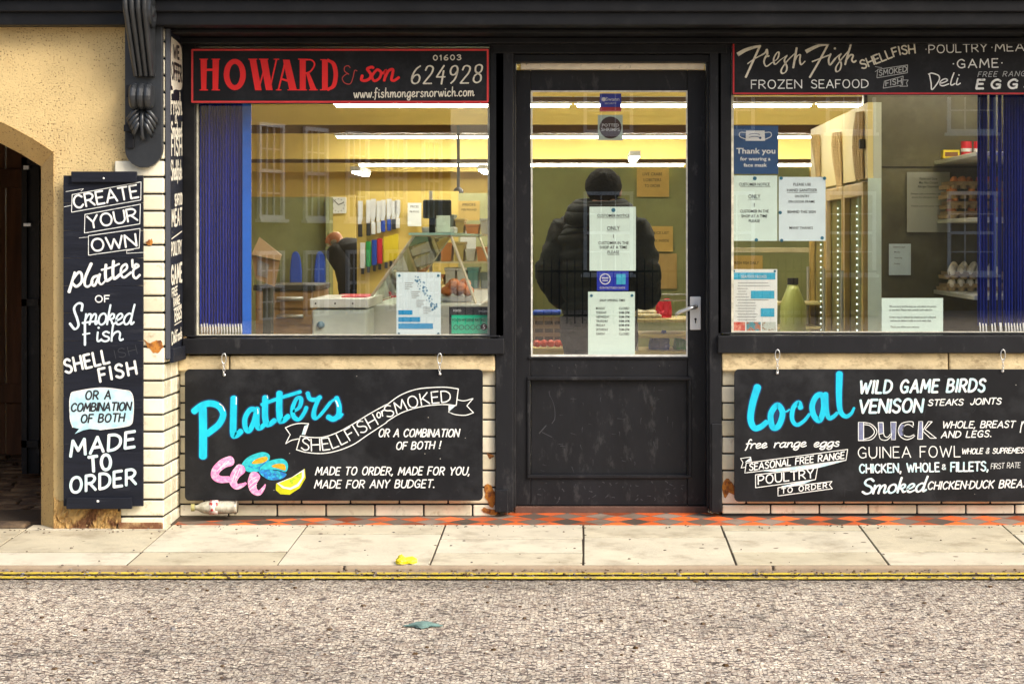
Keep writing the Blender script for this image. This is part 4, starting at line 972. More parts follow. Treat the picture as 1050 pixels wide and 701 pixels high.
# ---- right name board
s4 = thing('name_board', 'black board lettered Fresh Fish with red border over the right window', 'sign')
rboard(750.5, 1118, 40.5, 97.5, yn, .02, .001, s4)
P = Paint(on_plane(yn)); border(P, 752.2, 1116, 42.2, 96, 1.7); P.build('red_border', REDB, s4)
P = Paint(on_plane(yn)); U = lambda pts: A(pts, 10.5, 750, 40); V_ = lambda pts: A(pts, 8.75, 830, 36)
P.curve(U([(65,170),(150,122),(240,92),(308,78)]), 4.2, taper=(1,.55), caps=False); P.line(U([(308,75),(155,412)]), 2.2); P.curve(U([(175,268),(250,215),(330,172)]), 1.2)
P.curve(U([(330,172),(362,150),(378,118)]), 1.7); P.curve(U([(380,118),(385,165),(358,215),(352,260),(378,296),(435,258)]), 2.3, taper=(1.1,.5)); P.curve(U([(372,182),(392,190),(404,184)]), 1.4)
P.curve(U([(430,262),(495,215),(512,155),(490,150),(455,215),(470,275),(530,225),(600,178)]), 2.0, nib=R(35), contrast=.55); P.curve(U([(595,185),(570,235),(597,300),(585,355),(545,372),(538,330),(600,240),(690,150)]), 2.0, nib=R(35), contrast=.5)
P.curve(U([(702,100),(685,200),(665,310)]), 2.2); P.curve(U([(672,265),(705,190),(740,175),(735,235),(752,278),(792,242)]), 2.0, nib=R(35), contrast=.5)
P.curve(U([(800,140),(880,98),(960,68),(1045,62)]), 4.0, taper=(1,.5), caps=False); P.line(V_([(170,80),(90,230),(3,380)]), 2.0); P.curve(V_([(25,240),(90,215),(175,182)]), 1.4)
P.curve(V_([(190,172),(172,225),(185,268),(232,212)]), 1.9); P.dot(*V_([(228,122)])[0], 1.2); P.curve(V_([(230,212),(285,168),(265,205),(285,260),(272,315),(240,328),(240,285),(290,215),(345,150)]), 1.8, nib=R(35), contrast=.4)
P.curve(V_([(370,90),(340,190),(320,265)]), 2.0); P.curve(V_([(325,232),(365,182),(392,185),(380,225),(398,245),(418,232)]), 1.8)
write(P, 'SHELLFISH', V_([(474,306),(640,242),(800,182),(948,162)]), 8.6, 1.6, 0, .16)
P.build('cream_script', CREAMP, s4)
P = Paint(on_plane(yn))
write(P, 'FROZEN', [(770.5,91),(822,90.5)], 8.4, 1.05, 0, .2); write(P, 'SEAFOOD', [(832,90.5),(890,90)], 8.2, 1.05, 0, .2)
write(P, '~POULTRY', [(949,54.8),(1012,53)], 8.0, 1.1, 0, .2); write(P, '~MEAT', [(1016.5,53),(1060,52)], 8.2, 1.1, 0, .2); write(P, '~GAME~', [(977,70),(1028,69)], 8.6, 1.25, 0, .25)
P.curve(A([(115,385),(150,375),(215,400),(215,450),(150,535),(140,470),(125,390)], 9.545, 940, 36), 1.3)
write(P, 'eli', A([(218,500),(415,488)], 9.545, 940, 36), 12.5, 1.3, .22, .06); write(P, 'EGGS', [(1001,91),(1058,90.5)], 9.0, 2.2, .2, .5)
P.build('white_lettering', WHITEP, s4)
P = Paint(on_plane(yn)); write(P, 'FREE RANGE', [(1002.5,79),(1056,78)], 5.0, .7, .3, .3)
P.line(V_([(605,380),(612,310),(880,270),(878,340)]), .7); P.line(V_([(878,340),(605,385)]), .7); P.line(V_([(590,330),(610,318)]), .6); P.line(V_([(590,285),(650,295)]), .6)
P.line(V_([(672,415),(840,370),(835,450),(662,478),(672,415)]), .7); P.line(V_([(838,405),(885,405),(870,430),(880,460),(810,462)]), .6)
write(P, 'SMOKED', V_([(625,365),(870,328)]), 5.2, .95, .15, .2); write(P, 'FISH', V_([(685,458),(825,435)]), 5.2, 1.0, .15, .25)
P.build('grey_lettering', mat('soft_grey_paint', (0.42,0.44,0.44), rough=.6), s4)
# ---- tall board on the pier
yt = -.405
s5 = thing('wall_board', 'tall black board lettered Create Your Own Platter beside the arch', 'sign')
m = MB(); zt, zb_ = fz(180,yt), fz(519,yt); pz = 9
zz = zt
for i in range(12):
    z1 = zt+(zb_-zt)*(i+1)/12
    m.box(fx(65,yt), fx(146.5,yt), yt+random.uniform(0,.0012), yt+.018, z1+.0012, zz); zz = z1
m.build('board', BOARDP, s5)
m = MB(); m.box(fx(74,yt), fx(141,yt), yt-.022, yt-.0005, fz(187,yt), fz(176,yt)); m.box(fx(69,yt), fx(136,yt), yt-.022, yt-.0005, fz(521,yt), fz(509.5,yt)); build_each(m, 'batten', BOARDP, s5, bevel=.003)
m = MB(); m.ell((fx(107.5,yt), yt-.023, fz(183,yt)), (.005,.003,.005), 8, 5); m.ell((fx(101.5,yt), yt-.023, fz(513,yt)), (.007,.003,.006), 8, 5); build_each(m, 'screw', WHT, s5)
P = Paint(on_plane(yt, .002)); a1 = lambda pts: A(pts, 7.79, 60, 175); a2 = lambda pts: A(pts, 7.79, 60, 260); a3 = lambda pts: A(pts, 7.79, 60, 340); a4 = lambda pts: A(pts, 7.38, 60, 430)
write(P, 'CREATE', a1([(130,302),(640,212)]), 12.8, 2.0, 0, .16); write(P, 'YOUR', a1([(245,462),(632,395)]), 12.4, 1.9, 0, .14); write(P, 'OWN', a1([(270,645),(625,600)]), 12.2, 2.0, 0, .14)
P.line(a1([(110,192),(660,90),(658,235),(105,332)]), .7, closed=True); P.line(a1([(212,350),(655,268),(650,425),(208,498)]), .7, closed=True); P.line(a1([(240,520),(652,462),(645,618),(240,675)]), .7, closed=True)
P.line(a1([(60,168),(200,145),(180,165)]), .5); P.line(a1([(45,290),(100,278)]), .5); P.line(a1([(165,537),(235,530)]), .4); P.line(a1([(545,660),(700,652)]), .5); P.line(a1([(545,660),(545,640),(600,632)]), .4)
write(P, 'OF', a2([(295,388),(408,385)]), 6.6, 1.2, 0, .2)
write(P, 'SHELL', a3([(60,330),(408,245)]), 13.5, 2.5, .05, .24, .02); write(P, 'FISH', a3([(335,398),(625,335)]), 13.0, 2.6, .05, .32, .02)
# platter: traced
P.curve(a2([(130,150),(105,240),(85,305)]), 3.4, taper=(.7,1)); P.curve(a2([(118,200),(160,150),(185,165),(185,225),(145,262),(115,240)]), 2.7)
P.curve(a2([(262,80),(215,190),(212,250),(240,262),(275,225)]), 3.2, taper=(1,.6)); P.curve(a2([(322,175),(280,190),(265,235),(290,252),(325,180)]), 2.7); P.curve(a2([(330,165),(322,220),(345,245),(385,205)]), 2.7, taper=(1,.6))
P.curve(a2([(380,90),(375,160),(385,215),(430,190)]), 3.0); P.curve(a2([(440,60),(435,140),(445,200),(500,160)]), 3.0); P.curve(a2([(345,130),(420,110),(485,82)]), 2.0)
P.curve(a2([(495,160),(545,120),(540,85),(505,110),(500,165),(525,190),(580,150)]), 2.4); P.curve(a2([(590,50),(595,110),(620,85),(640,100),(600,130),(600,180),(622,196),(650,170)]), 2.4)
P.build('white_lettering', WHITEP, s5)
P = Paint(on_plane(yt, .002))
P.curve(a2([(185,455),(190,405),(155,398),(125,440),(150,520),(160,575),(130,602),(92,558)]), 2.6, nib=R(30), contrast=.3)
write(P, 'moked', a2([(205,565),(590,565)]), 20.0, 2.0, .12, .03)
P.line(a3([(212,0-60),(212,105)]), 2.4); P.curve(a3([(192,-70),(250,-78),(310,-85)]), 2.0); P.line(a3([(195,22),(250,12)]), 1.6)
write(P, 'ish', a3([(300,78),(512,70)]), 17.5, 2.0, .05, .02)
P.build('pale_script', mat('pale_blue_white_paint', (0.66,0.78,0.84), rough=.6, var=.08), s5)
P = Paint(on_plane(yt, .002))
P.poly(a3([(100,495),(130,478),(330,448),(520,465),(580,485),(600,560),(595,690),(580,738),(520,758),(330,782),(250,775),(200,785),(130,815),(165,775),(115,762),(95,700),(90,560)]))
P.build('speech_bubble', LIGHTB, s5)
P = Paint(on_plane(yt, .0028)); P.curve(a3([(100,495),(130,478),(330,448),(520,465),(580,485),(600,560),(595,690),(580,738),(520,758),(330,782)]), .8); P.curve(a3([(100,495),(90,560),(95,700),(115,762)]), .8); P.build('bubble_outline', WHITEP, s5)
P = Paint(on_plane(yt, .0028)); write(P, 'OR A', a3([(215,540),(415,535)]), 8.4, 1.7, .15, .22); write(P, 'COMBINATION', a3([(100,635),(575,625)]), 8.0, 1.7, .2, .16, .03); write(P, 'OF BOTH', a3([(178,725),(522,715)]), 8.0, 1.7, .2, .2, .03); P.build('black_lettering', BINK, s5)
P = Paint(on_plane(yt, .002)); write(P, 'MADE', a4([(92,278),(575,205)]), 15.6, 3.0, .2, .24); write(P, 'TO', a4([(235,395),(400,372)]), 15.0, 3.2, .08, .25); write(P, 'ORDER', a4([(90,555),(585,485)]), 15.2, 2.9, .14, .24); P.build('pale_blue_lettering', mat('ice_blue_paint', (0.60,0.80,0.84), rough=.6, col2=(.8,.84,.84), mixscale=25, var=.05), s5)
P = Paint(on_plane(yt, .0016)); write(P, 'ISH', a3([(455,215),(630,175)]), 9, .45, 0, .2); P.build('ghost_lettering', mat('faded_grey_paint', (0.045,0.05,0.06)), s5)

# ---- narrow board on the pier's return face, read from the right
s6 = thing('side_board', 'narrow black board lettered We Offer on the return face of the tiled pier', 'sign')
XS = XRET+.022; ya0, ya1 = -.345, -.02
m = MB(); m.box(XRET+.004, XS, ya0, ya1, fz(366,-.2), fz(33,-.2)); m.build('board', BOARDP, s6, bevel=.002)
m = MB(); m.box(XS+.0005, XS+.018, ya0+.0, ya1, fz(370,-.2), fz(356,-.2)); m.build('batten', BOARDP, s6, bevel=.002)
m = MB(); m.box(XRET+.004, XS+.004, ya0-.006, ya0-.0005, fz(366,-.2), fz(33,-.2)); m.build('edge_strip', mat('grey_board_edge', (0.06,0.065,0.08), rough=.5), s6)
# local frame: u metres*100 along +y (0..32), v cm down from the top
zt = fz(33, -.2); Hh = (zt-fz(366,-.2))*100
mp6 = lambda u, v, k: (XS+.0012+k*3.5e-5, ya0+u/100, zt-v/100)
vpx = lambda py: (py-33)/333*Hh
P = Paint(mp6); P.poly([(3,vpx(44)),(8,vpx(41)),(24,vpx(44)),(29,vpx(52)),(30,vpx(80)),(27,vpx(90)),(14,vpx(92)),(8,vpx(94)),(6,vpx(90)),(3,vpx(85))], True); P.build('speech_bubble', CREAMP, s6)
P = Paint(lambda u, v, k: mp6(u, v, k+25)); write(P, 'WE', [(8,vpx(60)),(22,vpx(59))], vpx(60)-vpx(48), 1.5, 0, .2); write(P, 'OFFER', [(4,vpx(82)),(28,vpx(82))], vpx(82)-vpx(66), 1.5, 0, .2); P.build('black_lettering', BINK, s6)
P = Paint(mp6)
for t_, u0, u1, b_, t0_, w_, tr in (('Fresh',3,29,118,96,2.2,.05),('&',12,18,127,120,1.2,.1),('Smoked',3,29,141,127,1.8,.05),('FISH',4,29,160,142,2.2,.3),('Shellfish',3,29,185,166,1.6,.05),('SEAFOOD',12,30,211,200,1.3,.15),('MEAT',5,29,232,216,1.9,.25),('POULTRY',4,28,262,249,1.4,.15),('GAME',4,29,291,273,2.3,.3),('FREE',5,18,304,296,1.2,.2),('RANGE',9,24,314,306,1.2,.15),('EGGS',12,28,329,317,1.8,.2),('Deli',5,15,352,340,1.4,.05),('Foods',16,29,350,339,1.2,.05)):
    write(P, t_, [(u0, vpx(b_)), (u1, vpx(b_)-1.2)], vpx(b_)-vpx(t0_), w_*.75, 0, tr)
P.line([(4,vpx(245)),(29,vpx(237))], .6); P.line([(9,vpx(317)),(28,vpx(313))], .5); P.line([(11,vpx(333)),(28,vpx(330))], .5)
P.build('white_lettering', GREYP if False else CREAMP, s6)

# faint chalk smears and chips on the hanging boards
for sg, x0_, x1_, sd in ((s1, 194, 490, 5), (s2, 757, 1060, 6)):
    P = Paint(on_plane(yb, .0009)); rs = random.Random(sd)
    for i in range(26):
        x_, y_ = rs.uniform(x0_, x1_), rs.uniform(384, 509); l_ = rs.uniform(1, 9); a = rs.uniform(0, 3.1)
        P.curve([(x_,y_),(x_+math.cos(a)*l_*.5+rs.uniform(-.8,.8),y_+math.sin(a)*l_*.5),(x_+math.cos(a)*l_,y_+math.sin(a)*l_)], rs.uniform(.3,.9), taper=(1,.3))
    P.build('chalk_marking', mat('faint_chalk', (0.026,0.028,0.032), rough=.9), sg)
    P = Paint(on_plane(yb, .0009))
    for i in range(9): P.dot(rs.uniform(x0_, x1_), rs.uniform(384, 509), rs.uniform(.25,.6))
    P.build('fleck_marking', mat('pale_fleck', (0.35,0.34,0.30), rough=.8), sg)
# ============================================================ LITTER
b = thing('plastic_bottle', 'crushed clear plastic drink bottle with red label lying against the tiled base', 'bottle', (fx(221,-.12), -.10, .055+.026), 0)
b.rotation_euler = (0, 0, R(4)); b.scale = (1, 1.22, 1.22); b.location.z = .050+.034
PET = glassmat('clear_plastic', (0.86,0.88,0.84), .06, .12)
m = MB(); m.lathe([(.0,-.105),(.026,-.10),(.030,-.092),(.028,-.080),(.031,-.070),(.0295,-.03),(.031,-.012),(.031,.03),(.030,.045),(.024,.065),(.015,.085),(.012,.095),(.012,.104),(0,.104)], (0,0,0), 18, axis='x')
for i, v in enumerate(m.v): m.v[i] = (-v[0], v[1]+.002*math.sin(v[0]*90), v[2]*(.86+.05*math.sin(v[0]*110)))
m.build('bottle_body', mat('cloudy_plastic', (0.44,0.43,0.34), rough=.15, var=.4, vscale=40, spec=.9), b, smooth=True)
m = MB(); m.lathe([(.0135,.103),(.0145,.105),(.0145,.120),(.0,.121)], (0,0,0), 14, axis='x')
for i, v in enumerate(m.v): m.v[i] = (-v[0], v[1], v[2])
m.build('cap', mat('olive_cap', (0.38,0.36,0.14), rough=.4), b)
m = MB(); m.lathe([(.0318,-.010),(.0318,.030)], (0,0,0), 18, axis='x')
m.v = [(-v[0], v[1], v[2]*.9) for v in m.v]; m.build('label', mat('red_white_label', (0.75,0.72,0.68), rough=.4, col2=(0.55,0.04,0.05), mixscale=38, mixlo=.50, mixhi=.53, var=.05), b, smooth=True)
m = MB(); m.lathe([(.0,-.106),(.022,-.1045),(.0305,-.094),(.0305,-.088)], (0,0,0), 18, axis='x'); m.v = [(-v[0], v[1], v[2]*.9) for v in m.v]; m.build('bottle_base', mat('dark_bottle_residue', (0.08,0.07,0.05), rough=.3), b, smooth=True)
def crumple(name, x, y, z, w, d_, h, m_, label, cat, seed):
    rnd = random.Random(seed); bm = bmesh.new(); bmesh.ops.create_icosphere(bm, subdivisions=3, radius=1)
    for v in bm.verts:
        n = 1+.22*math.sin(v.co.x*5+seed)+.18*math.sin(v.co.y*7+seed*2)+rnd.uniform(-.08, .08)
        v.co = Vector((v.co.x*w*n, v.co.y*d_*n, max(0, (v.co.z*.9+.3*rnd.random())*h*n)))
    me = bpy.data.meshes.new(name); bm.to_mesh(me); bm.free(); me.materials.append(m_)
    o = bpy.data.objects.new(name, me); COL.objects.link(o); o.location = (x, y, z); return tag(o, label, cat)
yk = KY+.07; ox = fx(414.5, yk)
crumple('crumpled_wrapper', ox, yk, pavez(yk)+.002, .044, .034, .024, mat('lemon_plastic', (0.80,0.68,0.02), rough=.4, var=.15, vscale=30), 'crumpled lemon yellow wrapper on the kerb edge', 'litter', 3)
yr = -(D0-(H-ZR)*F/(642-CY)); 
crumple('flat_litter', fx(434, yr), yr, ZR+.004, .064, .045, .008, mat('grey_green_card', (0.13,0.22,0.20), rough=.8, var=.35, vscale=30), 'flattened grey green scrap lying on the road', 'litter', 8)
# ============================================================ NOTICES
PAPER = mat('white_paper', (0.88,0.92,0.89), rough=.8, var=.04, vscale=12)
PAPERG = mat('pale_mint_paper', (0.74,0.92,0.84), rough=.8, var=.05, vscale=10)
PAPERB = mat('pale_blue_paper', (0.74,0.88,0.92), rough=.8, var=.05, vscale=10)
PAPERY = mat('yellow_aged_paper', (0.78,0.55,0.17), rough=.8, var=.08, vscale=10)
SUCK = mat('blue_tack_dot', (0.02,0.16,0.26), rough=.4)
BLUEI = mat('blue_ink', (0.01,0.30,0.62), rough=.7); SKYI = mat('sky_blue_ink', (0.05,0.45,0.68), rough=.7, var=.15, vscale=50)
NAVY = mat('navy_print', (0.012,0.07,0.20), rough=.5); ROYAL = mat('royal_blue_print', (0.012,0.03,0.42), rough=.4); REDI = mat('red_print', (0.55,0.02,0.03), rough=.5)
TEAL = mat('teal_green_print', (0.01,0.50,0.28), rough=.5)
def notice(x0, y0, x1, y1, y, m, label, cat='notice', lines=(), dots=(), name='paper_notice', group=None, under=(), off=.004, ink=None):
    t = thing(name, label, cat, (0,0,0), 0, group)
    n = MB(); n.box(fx(x0,y), fx(x1,y), y, y+.0012, fz(y1,y), fz(y0,y)); n.build('sheet', m, t)
    mp = on_plane(y, .0012)
    if lines: printed(lines, mp, 'print', ink or INK, t, off)
    if under:
        P = Paint(mp)
        for a, b, c in under: P.line([(a,c-.4),(b,c-.4)], .3, caps=False)
        P.build('underline', ink or INK, t)
    if dots:
        P = Paint(on_plane(y, .002))
        for a, b, r_ in dots: P.dot(a, b, r_)
        P.build('fixing_dot', SUCK, t)
    return t, mp
def fill(t, mp, rects, m, name):
    P = Paint(mp)
    for r_ in rects: P.poly([(r_[0],r_[1]),(r_[2],r_[1]),(r_[2],r_[3]),(r_[0],r_[3])])
    P.build(name, m, t)
YN = .042; YDN = .146
cust = lambda cx, ys, s=1.0: [('CUSTOMER NOTICE', cx, ys[0], 3.0, 33*s), ('ONLY', cx, ys[1], 4.2, 13*s), ('1', cx, ys[2], 3.8, 0), ('CUSTOMER IN THE', cx, ys[3], 3.0, 31*s), ('SHOP AT A TIME', cx, ys[4], 3.0, 28*s), ('PLEASE', cx, ys[5], 3.0, 12*s)]
notice(604.5, 212, 652, 277.5, YDN, PAPERG, 'pale notice reading Only 1 Customer taped to the door glass', lines=cust(629, (222.5,236,244,250.5,255,260)), dots=((629,215.5,2.2),), under=((612,645,224),(622,636,237.5),(623,635,261.5)))
t, mp = notice(612, 278, 644.5, 298, YDN, ROYAL, 'blue sticker with round badge between the two door notices', 'sticker', lines=[('CONTACTLESS CARDS', 628, 296, 2.0, 26)], name='sticker', ink=WHT)
P = Paint(mp); P.curve([(620.5+5.2*math.cos(a), 286+5.2*math.sin(a)) for a in [x*.785 for x in range(8)]], 1.0, closed=True); P.line([(617.5,285),(623.5,285)], 1.2); P.line([(618,287.6),(623,287.6)], 1.0); P.build('badge', WHT, t)
fill(t, mp, [(632,281,641.5,291.5)], SKYI, 'light_square')
days = [('MONDAY','CLOSED'),('TUESDAY','8AM-2PM'),('WEDNESDAY','8AM-3PM'),('THURSDAY','8AM-3PM'),('FRIDAY','8AM-4PM'),('SATURDAY','7AM-2PM'),('SUNDAY','CLOSED')]
L_ = [('SHOP OPENING TIMES', 628, 309, 2.4, 26)]
for i, (a, b) in enumerate(days): L_ += [(a, 611.5+len(a)*.72, 317.2+i*4.35, 2.4, len(a)*1.55), (b, 640, 317.2+i*4.35, 2.4, 10.5)]
notice(603, 299, 651, 365, YDN, PAPERG, 'pale opening times sheet listing the days at the foot of the door glass', lines=L_, dots=((606.5,303,1.5),(648,303,1.5)))
t, mp = notice(615, 96, 637, 114.5, YDN, ROYAL, 'small blue and red sticker at the top of the door glass', 'sticker', lines=[('Swann', 628, 103.5, 3.6, 14), ('SECURITY', 626, 107, 1.6, 12)], name='sticker', ink=WHT)
fill(t, mp, [(615,110,637,114.5)], REDI, 'red_strip'); P = Paint(mp); P.dot(619,102,2.2); P.build('white_disc', WHT, t)
t, mp = notice(613, 118, 638.5, 144, YDN, mat('pale_grey_green_vinyl', (0.50,0.62,0.54), rough=.5), 'square sticker with dark round potted shrimps badge on the door glass', 'sticker', name='sticker')
P = Paint(mp); P.dot(626,131,0); P.poly([(626+11.3*math.cos(a*math.pi/14), 131+11.3*math.sin(a*math.pi/14)) for a in range(28)]); P.build('dark_disc', mat('dark_maroon_print', (0.045,0.018,0.018), rough=.5), t)
printed([('POTTED', 626, 130, 3.0, 17), ('SHRIMPS', 626, 134.5, 3.2, 19)], on_plane(YDN, .003), 'print', WHT, t)
# left window
t, mp = notice(406.5, 279, 452, 345, YN, PAPERB, 'pale blue supplier poster with bar chart in the left window', 'poster', dots=((409.5,282.5,1.4),(449.5,282.5,1.4),(409,342,1.3),(449.5,342,1.3)), name='poster')
fill(t, mp, [(408.5,318,423,322.5),(408.5,325,431,330),(408.5,331.5,444,337)], BLUEI, 'bars')
P = Paint(mp); rnd = random.Random(4)
for i in range(46):
    s_ = rnd.random(); P.dot(427+s_*20+rnd.uniform(-3,3), 284+s_*32+rnd.uniform(-3,3), rnd.uniform(.5,1.1))
P.build('blue_dots', mat('steel_blue_ink', (0.08,0.25,0.42)), t)
P = Paint(mp)
for x_, y_ in ((415,290),(422,299),(427,308),(434,315)):
    for j in range(4): P.line([(x_,y_+j*2),(x_+(9,7,8,5)[j],y_+j*2)], .6, caps=False)
P.build('small_print', GREYP, t)
t, mp = notice(460.5, 314.5, 502, 344.5, YN-.004, INK, 'green and black food hygiene rating card showing five in the left window', 'sticker', lines=[('FOOD', 469, 319.5, 2.4, 8), ('HYGIENE', 496, 320, 2.0, 10)], name='hygiene_card', ink=WHT)
fill(t, mp, [(463,323,501,342)], TEAL, 'green_field')
printed([('FOOD HYGIENE RATING', 481, 329.5, 3.0, 34)], on_plane(YN-.004, .003), 'print', INK, t)
P = Paint(on_plane(YN-.004, .003))
for i in range(5): P.curve([(467.5+i*5.8+2.3*math.cos(a), 335.5+2.3*math.sin(a)) for a in [x*.785 for x in range(8)]], .5, closed=True)
P.dot(496.2,335,3.5); P.build('rating_circles', INK, t); printed([('5', 496.2, 337.2, 4.4, 0)], on_plane(YN-.004, .0045), 'rating_number', WHT, t)
# right window
t, mp = notice(751.5, 129, 798, 178.5, YN, NAVY, 'navy poster thanking visitors for wearing a face mask in the right window', 'poster', lines=[('Thank you', 775, 157.5, 5.6, 40), ('for wearing a', 774.5, 164.6, 3.6, 31), ('face mask', 774.5, 171, 3.6, 24)], name='poster', ink=WHT, off=.02)
P = Paint(mp); P.poly([(765,134),(784,134),(784.5,144.5),(764.5,144.5)]); P.curve([(765,136),(759,136),(758.5,140),(765,143)], .8); P.curve([(784,136),(790,136),(790.5,140),(784.5,143)], .8); P.build('mask_symbol', WHT, t)
P = Paint(on_plane(YN,.003)); P.curve([(768,138),(774,137),(779,138)], .6); P.curve([(768,141),(774,140),(779,141)], .6); P.dot(779.5,141.5,1.3); P.build('mask_pleats', NAVY, t)
notice(751, 180, 797, 247, YN, PAPERG, 'mint Only 1 Customer notice under the navy poster', lines=cust(773.5, (190.5,203.5,212,218,223,228), .95), dots=((774,183,2),(775.5,246,1.8)), under=((759,790,192),(767,780,205)))
notice(798.5, 181.5, 846.5, 247, YN+.003, PAPERB, 'pale hand sanitiser notice, right of the pair in the right window', lines=[('PLEASE USE', 822.5, 190.5, 2.8, 18), ('HAND SANITISER', 822.5, 196.5, 3.0, 31), ('ON ENTRY', 822.5, 202.5, 2.6, 15), ('ON DOOR FRAME', 822, 208, 2.6, 27), ('BEHIND THIS SIGN', 822, 218.5, 2.8, 29), ('MANY THANKS', 821.5, 235, 2.8, 24)], dots=((801,182.8,1.8),(845.5,183,1.8),(800,218,1.8),(801.5,246.5,1.7),(843,244,1.8)), under=((807,838,198),))
t, mp = notice(750, 276, 797, 342, YN, PAPER, 'blue and white order leaflet with fish pictures in the right window corner', 'poster', lines=[('SEAFOOD BOXES', 773, 284.6, 2.6, 26)], name='leaflet', ink=NAVY, dots=((752.5,278,1.2),(794.5,278,1.2)))
fill(t, mp, [(752,279.5,795,286.5),(770,298,794,306),(780,316,794,324.5)], SKYI, 'blue_panels')
printed([('SEAFOOD BOXES', 773, 285, 3.0, 26)], on_plane(YN,.003), 'heading', WHT, t)
P = Paint(mp)
for j in range(14):
    a, b = (754, 790) if j in (0,1,6) else (754, 768 if j < 6 else 777); P.line([(a+rnd.random()*3, 290+j*2.9),(b-rnd.random()*4, 290+j*2.9)], .6, caps=False)
P.build('small_print', GREYP, t)
for (a, b_, mm, nm) in ((750.5, 764, mat('salmon_photo', (0.62,0.06,0.03), col2=(0.8,.3,.2), mixscale=60), 'salmon_picture'), (765.5, 780, mat('dish_photo', (0.05,0.30,0.36), col2=(0.5,.14,.05), mixscale=40), 'dish_picture'), (781.5, 795.5, mat('oyster_photo', (0.55,0.62,0.55), col2=(.3,.2,.1), mixscale=60, mixlo=.55), 'oyster_picture')):
    fill(t, mp, [(a, 330, b_, 339)], mm, nm)

# ============================================================ INTERIOR
IW = mat('warm_yellow_wall', (0.72,0.54,0.15), rough=.8, var=.08, vscale=2); CE = mat('yellow_ceiling', (0.78,0.60,0.18), rough=.85, var=.06, vscale=2)
IWG = mat('olive_green_wall', (0.33,0.37,0.16), rough=.7, var=.15, vscale=3); BRN = mat('brown_beam', (0.14,0.075,0.03), rough=.6, var=.2, vscale=4)
DOL = mat('dark_olive_panel', (0.11,0.10,0.048), rough=.35, var=.4, vscale=3, col2=(0.17,0.155,0.085), mixscale=2.5, bump=.05, bscale=3)
BACK, CEZ = 15.5, 2.72
def struct(name, mb, m): o = mb.build(name, m); tag(o, kind='structure'); return o
struct('shop_floor', MB().box(-2.29, 5.8, .2, 3.06, -.05, .06).box(-5.4, 5.8, 3.061, BACK, -.05, .06), mat('grey_shop_floor', (0.22,0.19,0.15), rough=.5, var=.2))
struct('shop_ceiling', MB().box(-5.4, 5.8, .12, BACK, CEZ, CEZ+.1), CE)
w = MB(); w.box(-5.5, -5.3, .12, BACK, 0, CEZ); w.box(5.7, 5.9, .12, BACK, 0, CEZ); w.box(-5.5, 5.9, BACK, BACK+.1, 0, CEZ)
w.box(-2.29, XRET-.1, .105, .2, 0, CEZ); w.box(XA, XB, .092, .15, 0, fz(364)); w.box(XC, 5.7, .092, .15, 0, fz(364)); w.box(3.3, 5.7, .125, .2, fz(364)+.001, CEZ); w.box(XRET-.1, 5.7, .125, .2, ZF-.05, CEZ)
struct('interior_wall', w, IW)
bm_ = MB()
bm_.box(-5.3, 5.7, 11.3, 11.42, fz(137,11.4), fz(127,11.4)); bm_.box(-5.3, 5.7, 13.6, 13.75, fz(167,13.7), fz(162.5,13.7)); bm_.box(-5.3,5.7,6.0,6.1,fz(104.5,6.05),fz(100,6.05))
struct('ceiling_beam', bm_, BRN)
bk = MB(); bk.box(-5.3,5.7,7.8,7.9,fz(128,7.85),CEZ-.001); bk.box(-5.3,5.7,12.1,12.2,fz(163,12.1),CEZ-.001); bk.box(-5.3,5.7,14.6,14.7,fz(176,14.6),CEZ-.001); struct('ceiling_bulkhead', bk, CE)
# fluorescent fittings
TUBE = mat('lit_tube', (1,1,1), emit=(1.0,0.96,0.82), estr=40.0); 
def fitting(label):
    t = thing('strip_light', label, 'ceiling light', (0,0,0), 0, 'fluorescent strip lights in the shop')
    MB().box(-.95, .95, -.06, .06, .03, .09).build('casing', WHT, t)
    m = MB(); m.box(-.93, .93, -.045, .045, .009, .029); m.build('tube', TUBE, t, bevel=.015); return t
f0 = None; rows = [(2.2, 2.62, 'added out of view near the window', (-3.3,-1.3,.7,2.7)), (6.3, 2.42, 'on the first ceiling row', (-1.04,.88,2.8,4.75)), (11.55, 2.43, 'on the middle ceiling row', (-1.66,.26,2.18,4.1)), (13.9, 2.22, 'on the far ceiling row', (-1.68,.24,2.16,4.08))]  # nearest row is added out of view to light the front of the shop
ordn = ('leftmost', 'second from left', 'third from left', 'rightmost')
for y_, zz, rn, xs_ in rows:
    for i, x_ in enumerate(xs_):
        lb = 'white fluorescent strip light '+rn+', '+ordn[i]
        o = f0 = fitting(lb) if f0 is None else f0
        if f0.get('used'): o = copy_tree(f0); o['label'] = lb
        f0['used'] = 1; o.location = (x_, y_, zz)
for px, zpx, yy_ in ((370,180,10.0),(497,178,10.0),(650,165,9.0)):
    o = copy_tree(f0); o.rotation_euler = (0,0,R(90)); o.scale = (.5,.8,.8); o.location = (fx(px,yy_), yy_, fz(zpx,yy_)); o['label'] = 'short strip light pointing at the window, '+{370:'above the bending shopkeeper',497:'at the right edge of the left window',650:'above the customer by the yellow sign'}[px]
for x_, sc_x, lb in ((-1.2,.34,'left window'),(2.2,.50,'egg shelves')):  # extra lamps, added unseen to brighten what stands in the windows
    o = copy_tree(f0); o.scale = (sc_x,.8,.8); o.location = (x_, .36, 2.40); o['label'] = 'added unseen strip light behind the header above the '+lb
for o in bpy.data.objects:
    if 'used' in o: del o['used']
